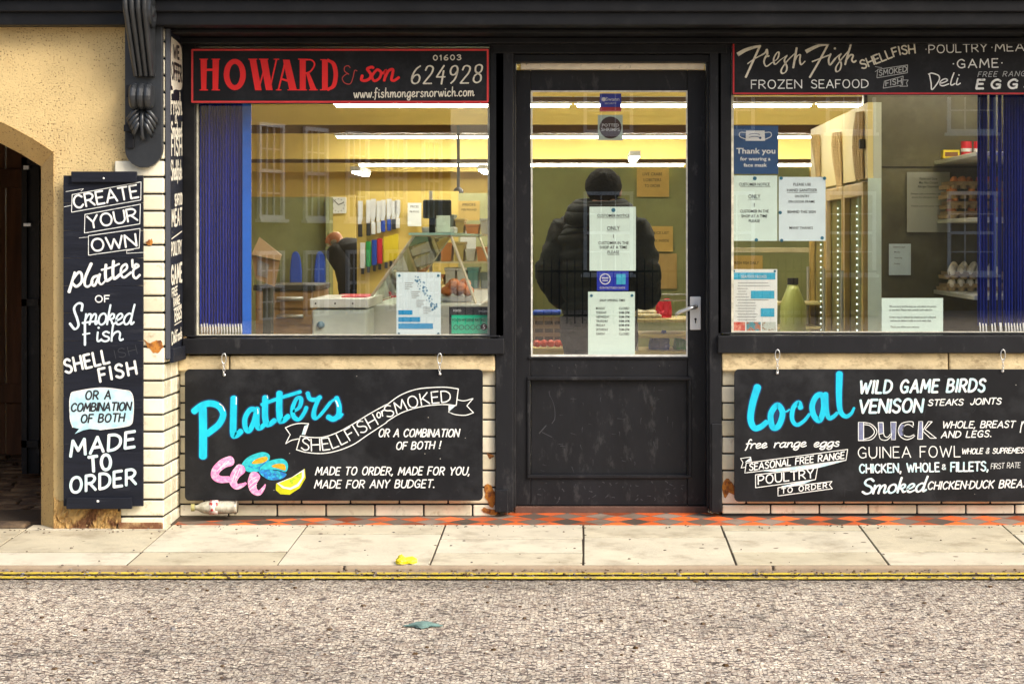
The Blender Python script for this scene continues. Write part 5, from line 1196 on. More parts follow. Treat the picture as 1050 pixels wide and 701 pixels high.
# partitions
m = MB(); m.box(fx(366,7), fx(470,7), 7.0, 7.08, .06, fz(196,7)); struct('display_partition', m, IW)
m = MB(); m.box(fx(535,6), fx(830,6), 6.0, 6.1, .06, fz(172,6)); struct('green_partition', m, IWG)
m = MB(); m.box(fx(200,12.5), fx(334,12.5), 12.5, 12.6, .06, fz(202,12.5)); m.box(fx(334,12.3), fx(338,12.3), 12.3, 12.6, .06, fz(202,12.3)); struct('far_partition', m, mat('reflection_green_wall', (0.22,0.24,0.10), rough=.8, var=.3, vscale=1.5))  # green tone includes the street reflection, put into the wall colour
XP = 1.575
m = MB(); m.box(XP, 5.7, 1.5, 1.56, .06, fz(99,1.5)+.3); struct('olive_partition', m, DOL)
# panel seams on the olive wall
sm = MB(); sm.box(XP+.002, 5.6, 1.495, 1.4995, fz(172,1.5), fz(171,1.5)); sm.box(XP+.002, XP+.02, 1.488, 1.4995, .1, 2.4); struct('wall_seam', sm, GROUT)
# clock
t = thing('wall_clock', 'square white wall clock on the yellow wall above the bending shopkeeper', 'clock'); yk_ = 12.6
MB().box(fx(339,yk_), fx(355,yk_), yk_, yk_+.04, fz(219,yk_), fz(202,yk_)).build('clock_face', WHT, t, bevel=.01)
P = Paint(on_plane(yk_, .004)); P.line([(347,210),(342,205)], .9); P.line([(347,210),(352,208)], .9)
for a in range(12): P.dot(347+6*math.sin(a*.5236), 210.5-6.4*math.cos(a*.5236), .5)
P.build('clock_hands', INK, t)
struct('clock_partition', MB().box(fx(338,yk_)+.01, fx(364,yk_), yk_+.045, yk_+.10, .06, fz(200,yk_)), IW)
# knives and steels on the display partition
KH = {'black': INK, 'green': mat('green_plastic', (0.01,0.30,0.06)), 'blue': mat('blue_plastic', (0.01,0.06,0.42)), 'red': mat('red_plastic', (0.55,0.01,0.03)), 'yellow': mat('yellow_plastic', (0.75,0.58,0.02)), 'white': WHT}
BL = mat('knife_steel', (0.82,0.84,0.84), rough=.35, metal=.2)
def knife(px, t_, b_, colr, up, row, yk=6.97):
    o = thing('knife', '%s handled knife hanging in the %s row of the yellow rack' % (colr, row), 'knife', (fx(px,yk), yk, fz(b_,yk)), 0, 'knives on the yellow rack')
    h = (b_-t_)*(D0+yk)/F; hl = h*.36
    m = MB(); w_ = .020; z0_, z1_ = (0, h-hl) if up else (hl, h)
    m.prism([(-w_, z0_+.0), (w_*.3, z0_ if up else z0_), (w_, z0_+.05), (w_, z1_), (-w_, z1_)], -.004, 0); m.build('blade', BL, o)
    m = MB(); a, b__ = (h-hl+.002, h) if up else (0, hl-.002); m.box(-.017, .017, -.018, .004, a, b__); m.build('handle', KH[colr], o, bevel=.005)
for i, (px, c_) in enumerate(((369.5,'black'),(378,'black'),(383,'white'),(388.5,'white'),(393,'blue'),(399,'blue'),(404,'black'),(408,'white'))):
    knife(px, 206-(i%3), 243-(i*1.3), c_, False, 'upper')
for i, (px, c_) in enumerate(((372,'white'),(378,'green'),(384,'blue'),(389.5,'red'),(396,'yellow'),(401,'yellow'),(406,'yellow'))):
    o = thing('cleaver', '%s plastic cleaver hanging in the lower row of the yellow rack' % c_, 'cleaver', (fx(px,6.97), 6.97, fz(281-i*1.5,6.97)), 0, 'cleavers on the yellow rack')
    if c_ == 'yellow': o['label'] = 'yellow plastic cleaver at the right of the lower rack row, '+('leftmost','middle','rightmost')[i-4]+' of three'
    h = 32*(17)/F
    MB().box(-.021, .021, -.02, 0, .05, h).build('blade', KH[c_], o, bevel=.004); MB().box(-.012, .012, -.018, -.002, 0, .049).build('handle', INK, o, bevel=.003)
MB_ = MB()
# ---- counters
STEEL = mat('brushed_steel', (0.55,0.56,0.54), rough=.35, metal=.6, var=.1)
ct = thing('serving_counter', 'white glass fronted serving counter seen end on in the left window', 'counter')
ye = 1.0; Xa, Xb = fx(378,ye), fx(492,ye)
MB().box(Xa, Xb, ye, 4.2, .06, fz(312,ye)).build('counter_body', mat('grey_white_laminate', (0.50,0.52,0.46), rough=.4), ct, bevel=.01)
case = [(fx(376,ye), fz(311,ye)), (fx(425,ye), fz(241,ye)), (fx(462,ye), fz(241,ye)), (fx(488,ye), fz(311,ye))]
m = MB()
for (a, b) in zip(case, case[1:]):
    m.tube([(a[0],ye,a[1]),(b[0],ye,b[1])], .009, 6); m.tube([(a[0],4.0,a[1]),(b[0],4.0,b[1])], .009, 6)
m.tube([(case[0][0],ye,case[0][1]),(case[0][0],4.0,case[0][1])], .009, 6)
build_each(m, 'glass_frame', mat('pale_brass_frame', (0.70,0.66,0.50), rough=.35, metal=.3), ct)
m = MB(); m.box(case[1][0]-.03, case[2][0]+.02, ye-.02, 4.0, case[1][1], case[1][1]+.012); m.build('top_shelf', mat('greenish_glass_edge', (0.45,0.72,0.62), rough=.2), ct)
m = MB(); m.hexa([(case[0][0],ye+.01,case[0][1]),(case[0][0]+.006,ye+.01,case[0][1]),(case[0][0]+.006,3.98,case[0][1]),(case[0][0],3.98,case[0][1]),(case[1][0],ye+.01,case[1][1]),(case[1][0]+.006,ye+.01,case[1][1]),(case[1][0]+.006,3.98,case[1][1]),(case[1][0],3.98,case[1][1])]); m.build('front_glass', CASEG, ct)
MB().box(fx(345,2.4), fx(410,2.4), 2.3, 2.9, .06, fz(309,2.4)).build('side_cabinet', IW, ct, bevel=.01)
cab = thing('chest_cabinet', 'white low cabinet with blue knob behind the left window', 'cabinet'); yc_ = .62
m = MB(); m.box(fx(320,yc_), fx(376,yc_), yc_, 1.35, .06, fz(317,yc_)); m.build('cabinet_body', mat('pale_green_enamel', (0.62,0.70,0.62), rough=.3), cab, bevel=.012)
m = MB(); m.box(fx(318,yc_), fx(378,yc_), yc_-.015, 1.36, fz(315.5,yc_), fz(306,yc_)); m.build('top_edge', mat('cream_white_edge', (0.72,0.74,0.68), rough=.35), cab, bevel=.004)
m = MB()
for px in (324, 344, 362): m.ell((fx(px,yc_), yc_-.016, fz(311,yc_)), (.005,.003,.005), 8, 5)
build_each(m, 'rivet', INK, cab)
m = MB(); m.lathe([(0,-.02),(.018,-.018),(.020,-.005),(.020,0)], (fx(329,yc_), yc_-.001, fz(333,yc_)), 14, axis='y'); m.build('knob', mat('slate_blue_knob', (0.06,0.16,0.22), rough=.4), cab, smooth=True)
o = MB().box(fx(343,2.45), fx(408,2.45), 2.32, 2.85, fz(308.4,2.45), fz(303,2.45)).build('chopping_board', KH['red'], bevel=.004); tag(o, 'red chopping board lying on the yellow cabinet behind the glass', 'chopping board')
m = MB(); m.box(fx(352,.9), fx(378,.9), .8, 1.2, fz(305.8,.9), fz(303,.9)); o = m.build('cleaning_cloth', KH['red'], bevel=.006); tag(o, 'folded red cloth on the white cabinet', 'cloth')
# brown drawer unit in the left of the window
du = thing('drawer_unit', 'dark brown drawer unit with steel handles at the left of the window', 'drawers'); yd_ = 2.0
MB().box(fx(262,yd_), fx(322,yd_), yd_, 2.7, .06, fz(298,yd_)).build('carcass', mat('ochre_wood', (0.40,0.25,0.09), rough=.6, var=.25), du, bevel=.008)
MB().box(fx(260,yd_), fx(324,yd_), yd_-.02, 2.7, fz(297.8,yd_), fz(292,yd_)).build('worktop', mat('dark_slate_top', (0.03,0.035,0.03), rough=.4), du, bevel=.004)
for i, (t_, b_) in enumerate(((300,316),(318,332))):
    f_ = MB().box(fx(264,yd_), fx(320,yd_), yd_-.02, yd_-.001, fz(b_,yd_), fz(t_,yd_)).build('drawer', mat('ochre_wood', ()), du, bevel=.004)
    m = MB(); m.tube([(fx(285,yd_), yd_-.05, fz(t_+6,yd_)), (fx(312,yd_), yd_-.05, fz(t_+6,yd_))], .012, 8); m.build('drawer_handle', STEEL, f_, smooth=True)
# hanging cardboard box with folded flap by the blind
bx = thing('cardboard_box', 'open brown cardboard box on a stand beside the blue blind', 'box'); yb_ = .9
CARD = mat('brown_cardboard', (0.42,0.27,0.12), rough=.85, var=.12, vscale=8)
m = MB(); g1 = lambda px, py, yy: (fx(px,yy), yy, fz(py,yy))
def quad8(m, a, b, c, d_, y0, y1): m.hexa([(fx(a[0],y0),y0,fz(a[1],y0)),(fx(b[0],y0),y0,fz(b[1],y0)),(fx(b[0],y1),y1,fz(b[1],y0)),(fx(a[0],y1),y1,fz(a[1],y0)),(fx(d_[0],y0),y0,fz(d_[1],y0)),(fx(c[0],y0),y0,fz(c[1],y0)),(fx(c[0],y1),y1,fz(c[1],y0)),(fx(d_[0],y1),y1,fz(d_[1],y0))])
quad8(m, (262,286), (282,294), (287,268), (258,262), .75, 1.05); m.build('box_body', CARD, bx)
m = MB(); quad8(m, (258,261), (287,267), (289,262), (266,243), .70, 1.10); m.build('box_flap', mat('light_cardboard', (0.55,0.38,0.19), rough=.85), bx)
m = MB(); quad8(m, (264,282), (274,285), (276,271), (264,266), .742, .748); m.build('inner_shadow_panel', mat('box_shade_grey', (0.30,0.28,0.24), rough=.8), bx)  # grey panel paints the shade inside the box
m = MB(); m.box(fx(271,.95), fx(279,.95), .9, 1.0, .06, fz(292,.95)); m.build('stand', mat('dark_green_post', (0.05,0.06,0.045), rough=.5), bx)
# assorted kit on shelves behind the counter
sh = thing('back_shelving', 'cluttered shelf rack behind the serving counter', 'shelves'); ysh = 5.0
m = MB()
for zp in (240, 268, 296): m.box(fx(438,ysh), fx(545,ysh), ysh, ysh+.5, fz(zp+2,ysh), fz(zp,ysh))
build_each(m, 'shelf_board', mat('cream_shelf', (0.62,0.55,0.34), rough=.5), sh)
m = MB()
for px in (438, 542): m.box(fx(px,ysh), fx(px+3,ysh), ysh+.2, ysh+.24, .06, fz(195,ysh))
build_each(m, 'upright', STEEL, sh)
rnd = random.Random(11)
kit = [('storage_tub','box',(0.60,0.62,0.56)), ('storage_tub','box',(0.14,0.20,0.18)), ('storage_tub','box',(0.62,0.26,0.08)), ('storage_tub','box',(0.10,0.28,0.26)), ('storage_tub','box',(0.50,0.40,0.12))]
cnames = ('pale grey','dark green','orange','teal','mustard')
k = 0
for lv, zp in enumerate((240, 268, 296)):
    px = 441
    while px < 538:
        w_ = rnd.uniform(8, 15); h_ = rnd.uniform(9, 22); c_ = rnd.randrange(5)
        m = MB(); X0, X1, Z0, Z1 = fx(px,ysh), fx(px+w_,ysh), fz(zp-.1,ysh), fz(zp-h_,ysh); i_ = .008
        m.hexa([(X0+i_,ysh+.05,Z0),(X1-i_,ysh+.05,Z0),(X1-i_,ysh+.35,Z0),(X0+i_,ysh+.35,Z0),(X0,ysh+.04,Z1-.02),(X1,ysh+.04,Z1-.02),(X1,ysh+.36,Z1-.02),(X0,ysh+.36,Z1-.02)])
        m.box(X0-.005, X1+.005, ysh+.035, ysh+.365, Z1-.0195, Z1)
        o = m.build('storage_tub', mat(cnames[c_].replace(' ','_')+'_tub_plastic', kit[c_][2], rough=.45), bevel=.004)
        tag(o, '%s lidded tub, number of places along the %s shelf behind the counter' % (cnames[c_], ('top','middle','bottom')[lv]), 'tub', 'tubs on the shelf rack')
        o['label'] = '%s lidded tub %s, %s shelf behind the counter' % (cnames[c_], ('at the left end','second along','third along','fourth along','fifth along','sixth along','seventh along','eighth along','ninth along','tenth along','last along')[min(k, 10)], ('top','middle','bottom')[lv])
        k += 1; px += w_+1.5
    k = 0
# weighing scale on the counter
sc_ = thing('weighing_scale', 'black and white weighing scale with display on the serving counter', 'scale'); yw = 2.0
m = MB(); m.box(fx(440,yw), fx(446,yw), yw, yw+.1, case[1][1]+.0125, fz(206,yw)); m.build('post', BLACKW, sc_)
m = MB(); m.box(fx(434,yw), fx(463,yw), yw-.03, yw-.001, fz(224,yw), fz(205,yw)); m.build('display_head', INK, sc_, bevel=.01)
m = MB(); m.box(fx(448,yw), fx(462,yw), yw-.04, yw-.031, fz(238,yw), fz(221,yw)); m.build('price_card', PAPER, sc_)
m = MB(); m.box(fx(432,yw), fx(466,yw), yw+.02, yw+.3, case[1][1]+.013, case[1][1]+.05); m.build('scale_pan', STEEL, sc_, bevel=.01)
# food in case
for i, (px, c_, lb) in enumerate(((468,(0.70,0.22,0.05),'orange smoked fish fillet pile in a steel tray'),(440,(0.62,0.45,0.16),'golden pie stack in a steel tray'),(410,(0.55,0.50,0.42),'pale fish fillets in a steel tray'))):
    t = thing('food_tray', lb+' inside the counter', 'food tray'); yy_ = 1.4+.5*i
    m = MB(); m.box(fx(px-16,yy_), fx(px+16,yy_), yy_, yy_+.3, fz(312,ye)+.002, fz(312,ye)+.03); m.build('tray', STEEL, t, bevel=.004)
    m = MB(); 
    for j in range(7): m.ell((fx(px-11+j*3.6,yy_), yy_+.12+.05*(j%2), fz(312,ye)+.06+.02*(j%3)), (.035,.07,.03), 10, 7)
    m.build('food', mat('food_%d' % i, c_, rough=.5, var=.3, vscale=15), t, smooth=True)
# blinds of blue vertical strips with white bottom weights
BLU = mat('deep_blue_strip', (0.007,0.038,0.46), rough=.7, spec=.2, var=.25, vscale=4, island=.5); BLU2 = mat('bright_blue_strip', (0.01,0.16,0.78), rough=.4)
BLU3 = mat('dark_navy_strip', (0.006,0.030,0.34), rough=.7, spec=.2, var=.25, island=.5)
def blind(label, groups, yb_, top, bot, m_, edge=None):
    """gathered vertical strips: pleated bands with a white weight under every pleat"""
    t = thing('vertical_blind', label, 'blind'); rp_ = random.Random(3)
    for gi, (g0, g1, pit) in enumerate(groups):
        n = max(2, int(round((g1-g0)/pit))); m = MB(); row = []
        for i in range(2*n+1):
            X_ = fx(g0+(g1-g0)*i/(2*n), yb_); row.append((X_, yb_+(.028 if i % 2 else 0)+rp_.uniform(-.004,.004)))
        for (xa_, ya_), (xb_, yb2) in zip(row, row[1:]):
            m.face([(xa_,ya_,fz(bot,yb_)),(xb_,yb2,fz(bot,yb_)),(xb_,yb2,fz(top,yb_)),(xa_,ya_,fz(top,yb_))])
        o = m.build('strip', m_, t, recalc=False); sd = o.modifiers.new('thick', 'SOLIDIFY'); sd.thickness = .0015
        m = MB()
        for i in range(n):
            X_ = fx(g0+(g1-g0)*(i+.5)/n, yb_); jz = rp_.uniform(-.004,.004)
            m.tube([(X_,yb_-.010,fz(bot-3,yb_)+jz),(X_+.002,yb_-.012,fz(bot+4,yb_)+jz),(X_+.001,yb_-.010,fz(bot+9,yb_)+jz)], [.0035,.0045,.003], 6)
        m.build('bottom_weight', WHT, t, smooth=True)
    m = MB(); m.box(fx(groups[0][0]-2,yb_), fx(groups[-1][1]+6,yb_), yb_-.01, yb_+.10, fz(top,yb_)+.001, fz(top,yb_)+.04); m.build('head_rail', WHT, t)
    if edge:
        m = MB(); m.box(fx(edge[0],yb_), fx(edge[1],yb_), yb_-.012, yb_-.008, fz(bot+11,yb_), fz(top,yb_)); m.build('end_strip', BLU2, t)
    return t
BLU = mat('deep_blue_strips', (0.006,0.032,0.42), rough=.7, spec=.15, var=.45, vscale=42, stretch=(1,.2,.02)); BLU3 = mat('dark_navy_strips', (0.005,0.022,0.28), rough=.7, spec=.15, var=.5, vscale=42, stretch=(1,.2,.02))
blind('deep blue vertical blind gathered at the left side of the left window', [(202.5,249,3.0)], .12, 80, 335, BLU, (249,258))
blind('dark blue vertical strips gathered at the right side of the right window', [(1002.5,1012,3.1),(1015,1021,3.0),(1024,1026.5,2.5),(1029,1053,3.0),(1056,1059,3),(1064,1100,3.2)], .10, 80, 334, BLU3)

# ---- door view
cr_ = thing('slatted_crate', 'brown slatted crate of produce left of the customer behind the door', 'crate'); yq = 1.9
m = MB(); X0, X1 = fx(546,yq), fx(590,yq)
for zp in (325, 333, 341, 349): m.box(X0, X1, yq, yq+.012, fz(zp+4,yq), fz(zp,yq))
for px in (547, 557, 567, 577, 587): m.box(fx(px,yq), fx(px+1.6,yq), yq-.006, yq-.0005, fz(354,yq), fz(324,yq))
m.box(X0, X1, yq+.013, yq+.4, fz(354,yq), fz(352,yq)); m.build('crate_side', mat('crate_wood', (0.30,0.20,0.09), rough=.7, var=.2), cr_)
m = MB(); m.box(X0, X1, yq+.02, yq+.4, fz(351,yq), fz(328,yq)); m.build('crate_inside', mat('crate_shade_brown', (0.10,0.075,0.04), rough=.9), cr_)  # solid dark block stands in for the shade inside the crate
o = MB().box(fx(540,yq), fx(600,yq), yq-.12, yq+.5, fz(366,yq), fz(355,yq)).build('low_bench', mat('yellow_bench_wood', (0.62,0.46,0.16), rough=.6), bevel=.006); tag(o, 'yellow topped low bench under the crate behind the door', 'bench')
for i in range(6):
    m = MB(); m.ell((0,0,0), (.024,.022,.022), 12, 8); o = m.build('tomato', mat('tomato_red', (0.60,0.05,0.01), rough=.3), smooth=True); o.location = (fx(551+i*7,yq), yq-.07+.01*(i%2), fz(355,yq)+.020)
    tag(o, 'red tomato on the bench in front of the slatted crate, %s' % ('leftmost','second from left','third from left','fourth from left','fifth from left','rightmost')[i], 'tomato', 'tomatoes on the bench')
m = MB(); m.box(fx(546,yq), fx(575,yq), yq+.05, yq+.3, fz(323.5,yq), fz(319,yq)); o = m.build('folded_bag', KH['blue'], bevel=.01); tag(o, 'folded blue bag lying on top of the slatted crate', 'bag')
st = thing('display_stand', 'two tier stand with yellow shelf edges right of the customer', 'stand'); yq = 2.2
m = MB()
for zp in (327, 343, 360): m.box(fx(652,yq), fx(712,yq), yq, yq+.5, fz(zp+3.5,yq), fz(zp,yq))
build_each(m, 'tier', mat('straw_shelf', (0.62,0.52,0.22), rough=.5), st, bevel=.004)
m = MB()
for px in (652, 708): m.box(fx(px,yq), fx(px+2.5,yq), yq+.02, yq+.05, .06, fz(310,yq))
m.tube([(fx(652,yq),yq+.03,fz(308,yq)),(fx(712,yq),yq+.03,fz(308,yq))], .006, 6); m.tube([(fx(652,yq),yq+.03,fz(302,yq)),(fx(712,yq),yq+.03,fz(302,yq))], .006, 6)
build_each(m, 'rail', STEEL, st)
crumple('red_bag', fx(682,yq), yq+.2, fz(327,yq)+.002, .045, .06, .10, KH['red'], 'crumpled red bag on the upper tier of the stand', 'bag', 5)
crumple('blue_bag', fx(679,yq), yq+.18, fz(360,yq)+.002, .06, .08, .085, KH['blue'], 'bright blue crumpled bag on the lowest tier of the stand', 'bag', 6)
crumple('green_bag', fx(698,yq), yq+.18, fz(360,yq)+.002, .045, .06, .07, KH['green'], 'green net bag on the lowest tier right of the blue bag', 'bag', 9)
for i in range(9):
    m = MB(); m.ell((0,0,0), (.028,.026,.014), 12, 7); o = m.build('bread_roll', mat('pale_shell', (0.66,0.60,0.42), rough=.6, var=.15, vscale=20), smooth=True); o.location = (fx(656+ (i%5)*4.6,yq), yq+.06+.08*(i//5), fz(327,yq)+.016+.02*(i//5)); 
    tag(o, 'pale scallop shell in the heap on the upper tier of the stand', 'shell', 'shells heaped on the stand'); o.name = 'scallop_shell'
def wallnotice(x0,y0,x1,y1,y,m_,label,lines=(), **kw): return notice(x0,y0,x1,y1,y,m_,label,'notice',lines,**kw)
wallnotice(653,172.5,686,202,5.96,PAPERY,'yellow price sign above the customer right shoulder', lines=[('LIVE CRABS', 669,180,3,20),('LOBSTERS', 669,186,3,18),('TO ORDER', 669,192,3,16)])
wallnotice(664,232,690,258,5.96,PAPERY,'yellow paper with small drawings on the green wall', lines=[('PRICE LIST', 677,240,2.6,18),('ASK INSIDE', 677,248,2.6,18)])
wallnotice(667,260,694,296,5.96,mat('tan_cupboard_door', (0.60,0.42,0.15), rough=.6),'plain tan board on the green wall below the yellow paper')
wallnotice(748,262,782,276,5.96,PAPERY,'yellow wall label seen above the order leaflet', lines=[('FRESH FISH DAILY', 765,271,3,26)])
m = MB(); m.box(fx(750,4), fx(832,4), 4, 4.4, fz(259,4), fz(254,4)); o = m.build('wall_shelf', mat('cream_shelf', ()), bevel=.004); tag(o, 'long pale wall shelf behind the right window notices', 'shelf')
m = MB(); m.box(fx(797,3), fx(842,3), 3.0, 3.4, fz(313,3), fz(310,3)); m.box(fx(797,3), fx(842,3), 3.0, 3.4, fz(338,3), fz(335,3)); o = m.build('low_shelf', mat('straw_shelf', ()), bevel=.004); tag(o, 'two level straw coloured shelf under the cold cabinet', 'shelf')
bt = thing('green_bottle', 'tall pale green bottle shaped tub left of the cold cabinet', 'bottle', (fx(813,2.6), 2.6, .7))
m = MB(); m.lathe([(0,0),(.075,0),(.08,.05),(.078,.28),(.045,.36),(.030,.40),(0,.40)], (0,0,0), 20); m.build('bottle_body', mat('pale_olive_plastic', (0.42,0.46,0.14), rough=.35, var=.1), bt, smooth=True)
m = MB(); m.lathe([(.034,.401),(.034,.44),(0,.44)], (0,0,0), 16); m.build('cap', INK, bt)
o = MB().box(fx(795,2.6), fx(835,2.6), 2.45, 2.8, .06, .698).build('plinth_box', CARD, bevel=.01); tag(o, 'brown box plinth under the green bottle', 'box')

# ---- cold cabinet on the right (doors face left)
cc = thing('cold_cabinet', 'tall drinks cold cabinet with three glass doors side on in the right window', 'fridge')
XF = 1.50; y0_, y1_ = .80, 3.5
WOODG = mat('golden_door_frame', (0.58,0.40,0.13), rough=.4, var=.15, vscale=6)
m = MB(); m.box(XF+.03, XP-.002, y0_, y1_, .06, 2.10); m.box(XP-.001, 2.3, 1.58, y1_, .06, 2.10); m.build('cabinet_shell', mat('pale_grey_enamel', (0.58,0.60,0.46), rough=.4, var=.08), cc)
m = MB(); m.box(XF, XF+.029, y0_, y1_, 1.70, 2.10); m.build('header_panel', mat('cream_yellow_panel', (0.80,0.66,0.28), rough=.5, var=.05), cc)
m = MB(); m.box(XF+.001, XF+.07, y0_-.012, y0_-.001, .06, 1.70); m.build('white_trim', mat('mint_white_trim', (0.62,0.74,0.62), rough=.4), cc)
LED = mat('led_dot', (1,1,1), emit=(.85,1.0,.95), estr=1.2)
for (a, b) in ((.84,1.66),(1.69,2.53),(2.56,3.42)):
    dr = MB(); f_ = .055
    dr.box(XF-.02, XF+.012, a, a+f_, .1, 1.68); dr.box(XF-.02, XF+.012, b-f_, b, .1, 1.68); dr.box(XF-.02, XF+.012, a+f_+.001, b-f_-.001, 1.61, 1.68); dr.box(XF-.02, XF+.012, a+f_+.001, b-f_-.001, .1, .2)
    do = dr.build('cabinet_door', WOODG, cc, bevel=.004)
    MB().box(XF+.013, XF+.028, a+.02, b-.02, .15, 1.66).build('dark_pane', mat('olive_glass', (0.20,0.22,0.09), rough=.08, var=.4, vscale=4, stretch=(1,1,.4)), do)
    m = MB()
    for yy_ in (a+.20, a+.46):
        zz = .8
        while zz < 1.58: m.box(XF+.009, XF+.0125, yy_, yy_+.022, zz, zz+.009); zz += .036
    m.build('led_strip', LED, do)
    m = MB(); m.tube([(XF-.035,b-.07,.8),(XF-.035,b-.07,1.2)], .009, 8); m.build('door_handle', STEEL, do)
for i, (yy_, za, zb2, lb) in enumerate(((1.02,1.70,2.04,'long curled brown paper bag nearest the window'),(1.95,1.66,1.98,'middle curled brown paper bag'),(3.05,1.70,2.02,'far curled brown paper bag'))):
    m = MB(); rings = []
    for k in range(41):
        q_ = k/40; z_ = zb2+.02-(zb2+.02-za)*q_; wv = .03*math.sin(q_*5+i)
        rings.append([(XF-.006-.04*math.sin(math.pi*s/10)*(.65+.35*math.sin(q_*3.2+i)), yy_-.13+.26*s/10+.03*math.sin(q_*3+i), z_) for s in range(11)])
    for a, b in zip(rings, rings[1:]):
        for s in range(10): m.face([a[s], a[s+1], b[s+1], b[s]])
    o = m.build('paper_bag', mat('brown_bag_paper', (0.58,0.40,0.16), rough=.8, var=.15, vscale=8), smooth=True)
    s = o.modifiers.new('thick', 'SOLIDIFY'); s.thickness = .003
    tag(o, lb+' hung on the cold cabinet panel', 'paper bag', 'paper bags hung on the cold cabinet')
o = MB().box(XF-.03, XF-.001, .88, .93, 1.86, 1.91).build('switch_box', INK, bevel=.004); tag(o, 'small black switch box on the cream cabinet panel', 'switch')
# notices on the olive wall
grey = mat('grey_paper', (0.42,0.43,0.36), rough=.8, var=.06)
wallnotice(930,176.5,974,238,1.48,grey,'large grey allergy notice on the dark olive wall', lines=[('Poultry and Game', 952,184.5,2.6,18),('May Also Contain', 952,188.5,2.6,19),('Allergen Statements', 952,192.5,2.6,22),('Please ask a member of staff', 952,199.5,1.6,36),('about the allergens in our food', 952,203,1.6,34),('Thank you for your custom', 951,212,1.6,34)])
wallnotice(911.5,250,934,282,1.48,PAPERB,'small pale slip on the dark olive wall', lines=[('Delivery days', 922,254,1.5,12),('Monday', 920,259,1.3,6),('Wednesday', 921,265,1.3,8),('Friday', 920,271,1.3,6)])
t, mp = notice(904,305.5,967,343,YN,PAPERG,'wide typed letter at the foot of the right window', lines=[('We are sorry but the shop can only admit one person', 936,315,2.0,48),('at any time. Please wait outside until called in.', 934,318.6,2.0,44),('Orders may be placed by telephone and collected,', 936,326,2.0,48),('and we can deliver locally on most week days.', 934,329.6,2.0,42),('Thank you all for your patience.', 928,336,2.0,30)])
# ---- egg shelves
SHW = mat('white_shelf_paint', (0.74,0.74,0.66), rough=.45, var=.06)
shf = []
for zz, yn_, lb, xl in ((fz(165,1.5), .28, 'top', 958), (fz(225,1.5), .28, 'middle', 960), (fz(297,1.5), .30, 'lowest', 957)):
    m = MB(); m.box(fx(xl,1.5), 3.0, yn_, 1.495, zz-.022, zz); o = m.build('egg_shelf', SHW, bevel=.003); tag(o, 'white wall shelf in the right window, %s of three' % lb, 'shelf', 'white shelves in the right window')
    shf.append(zz)
TRAY = mat('egg_tray_card', (0.42,0.30,0.15), rough=.9, var=.2, vscale=20)
def tray(x, y, z, label, nx=6, nyy=5, p=.05):
    m = MB(); 
    n1, n2 = nx*6, nyy*6
    g_ = [[(x+i*p/6, y+j*p/6, z+.022+.018*math.cos(i*math.pi/3)*math.cos(j*math.pi/3)) for j in range(n2+1)] for i in range(n1+1)]
    for i in range(n1):
        for j in range(n2): m.face([g_[i][j], g_[i+1][j], g_[i+1][j+1], g_[i][j+1]])
    m.box(x-.004, x+nx*p+.004, y-.004, y-.001, z+.020, z+.040); m.box(x-.004, x-.001, y, y+nyy*p, z+.020, z+.040)
    for i in range(nx): m.lathe([(.018,.0),(.021,.02)], (x+(i+.5)*p, y-.002, z), 10)
    for j in range(nyy): m.lathe([(.018,.0),(.021,.02)], (x-.002, y+(j+.5)*p, z), 10)
    o = m.build('egg_tray', TRAY, recalc=False); s = o.modifiers.new('thick', 'SOLIDIFY'); s.thickness = .002
    return tag(o, label, 'egg tray', 'egg trays on the white shelves')
EG = [mat('brown_egg', (0.72,0.24,0.05), rough=.45, var=.15, vscale=12), mat('pale_egg', (0.85,0.78,0.62), rough=.45, var=.08, vscale=12)]
eggme = {}
def egg(x, y, z, k, label):
    if k not in eggme:
        m = MB(); m.lathe([(0,-.028),(.012,-.026),(.020,-.016),(.0225,-.002),(.020,.014),(.012,.026),(.005,.0300),(0,.031)], (0,0,0), 14); o = m.build('egg', EG[k], smooth=True); eggme[k] = o
    else: o = eggme[k].copy(); COL.objects.link(o)
    o.location = (x, y, z); o.rotation_euler = (random.uniform(-.5,.5), random.uniform(-.5,.5), 0)
    tag(o, label, 'egg', 'brown eggs on the middle shelf trays' if k == 0 else 'pale eggs on the lowest shelf trays'); return o
z2 = shf[1]+.002
def stackword(r_, n): return ('bottom','second','third','fourth','top')[r_ if r_ < n-1 else 4]
for r_ in range(4):
    x_ = 1.995+.006*(r_ % 2); y_ = 1.17-.008*(r_ % 3)
    tray(x_, y_, z2+r_*.054, 'cardboard egg tray on the middle shelf, %s of the stack' % stackword(r_, 4))
    for (i, j) in ([(0,0),(2,0),(3,0),(5,0),(0,2)] if r_ < 3 else [(0,0),(1,0),(3,0),(4,0),(1,1),(3,1),(5,1),(2,2),(4,2)]):
        egg(x_+(i+.5)*.05, y_+(j+.5)*.05, z2+r_*.054+.040, 0, 'brown egg sitting in the trays on the middle shelf')
z3 = shf[2]+.002
for r_ in range(2):
    tray(1.985+.012*r_, 1.16, z3+r_*.064, 'cardboard egg tray at the left of the lowest shelf, %s one of its pair' % ('lower','upper')[r_])
    for i in range(6): egg(2.01+.05*i, 1.175, z3+r_*.064+.040, 1, 'pale egg heaped on the lowest shelf trays')
for i in range(10): egg(2.02+.052*(i % 5)+.02*(i//5), 1.21+.05*(i//5), z3+.116+.014*(i//5), 1, 'pale egg heaped on the lowest shelf trays')
for r_ in range(2):
    tray(2.31, 1.16, z3+r_*.06, 'cardboard egg tray behind the blue strips on the lowest shelf, %s one' % ('lower','upper')[r_])
    for i in range(6): egg(2.335+.05*i, 1.18, z3+r_*.06+.040, 1, 'pale egg heaped on the lowest shelf trays')
z1_ = shf[0]+.002
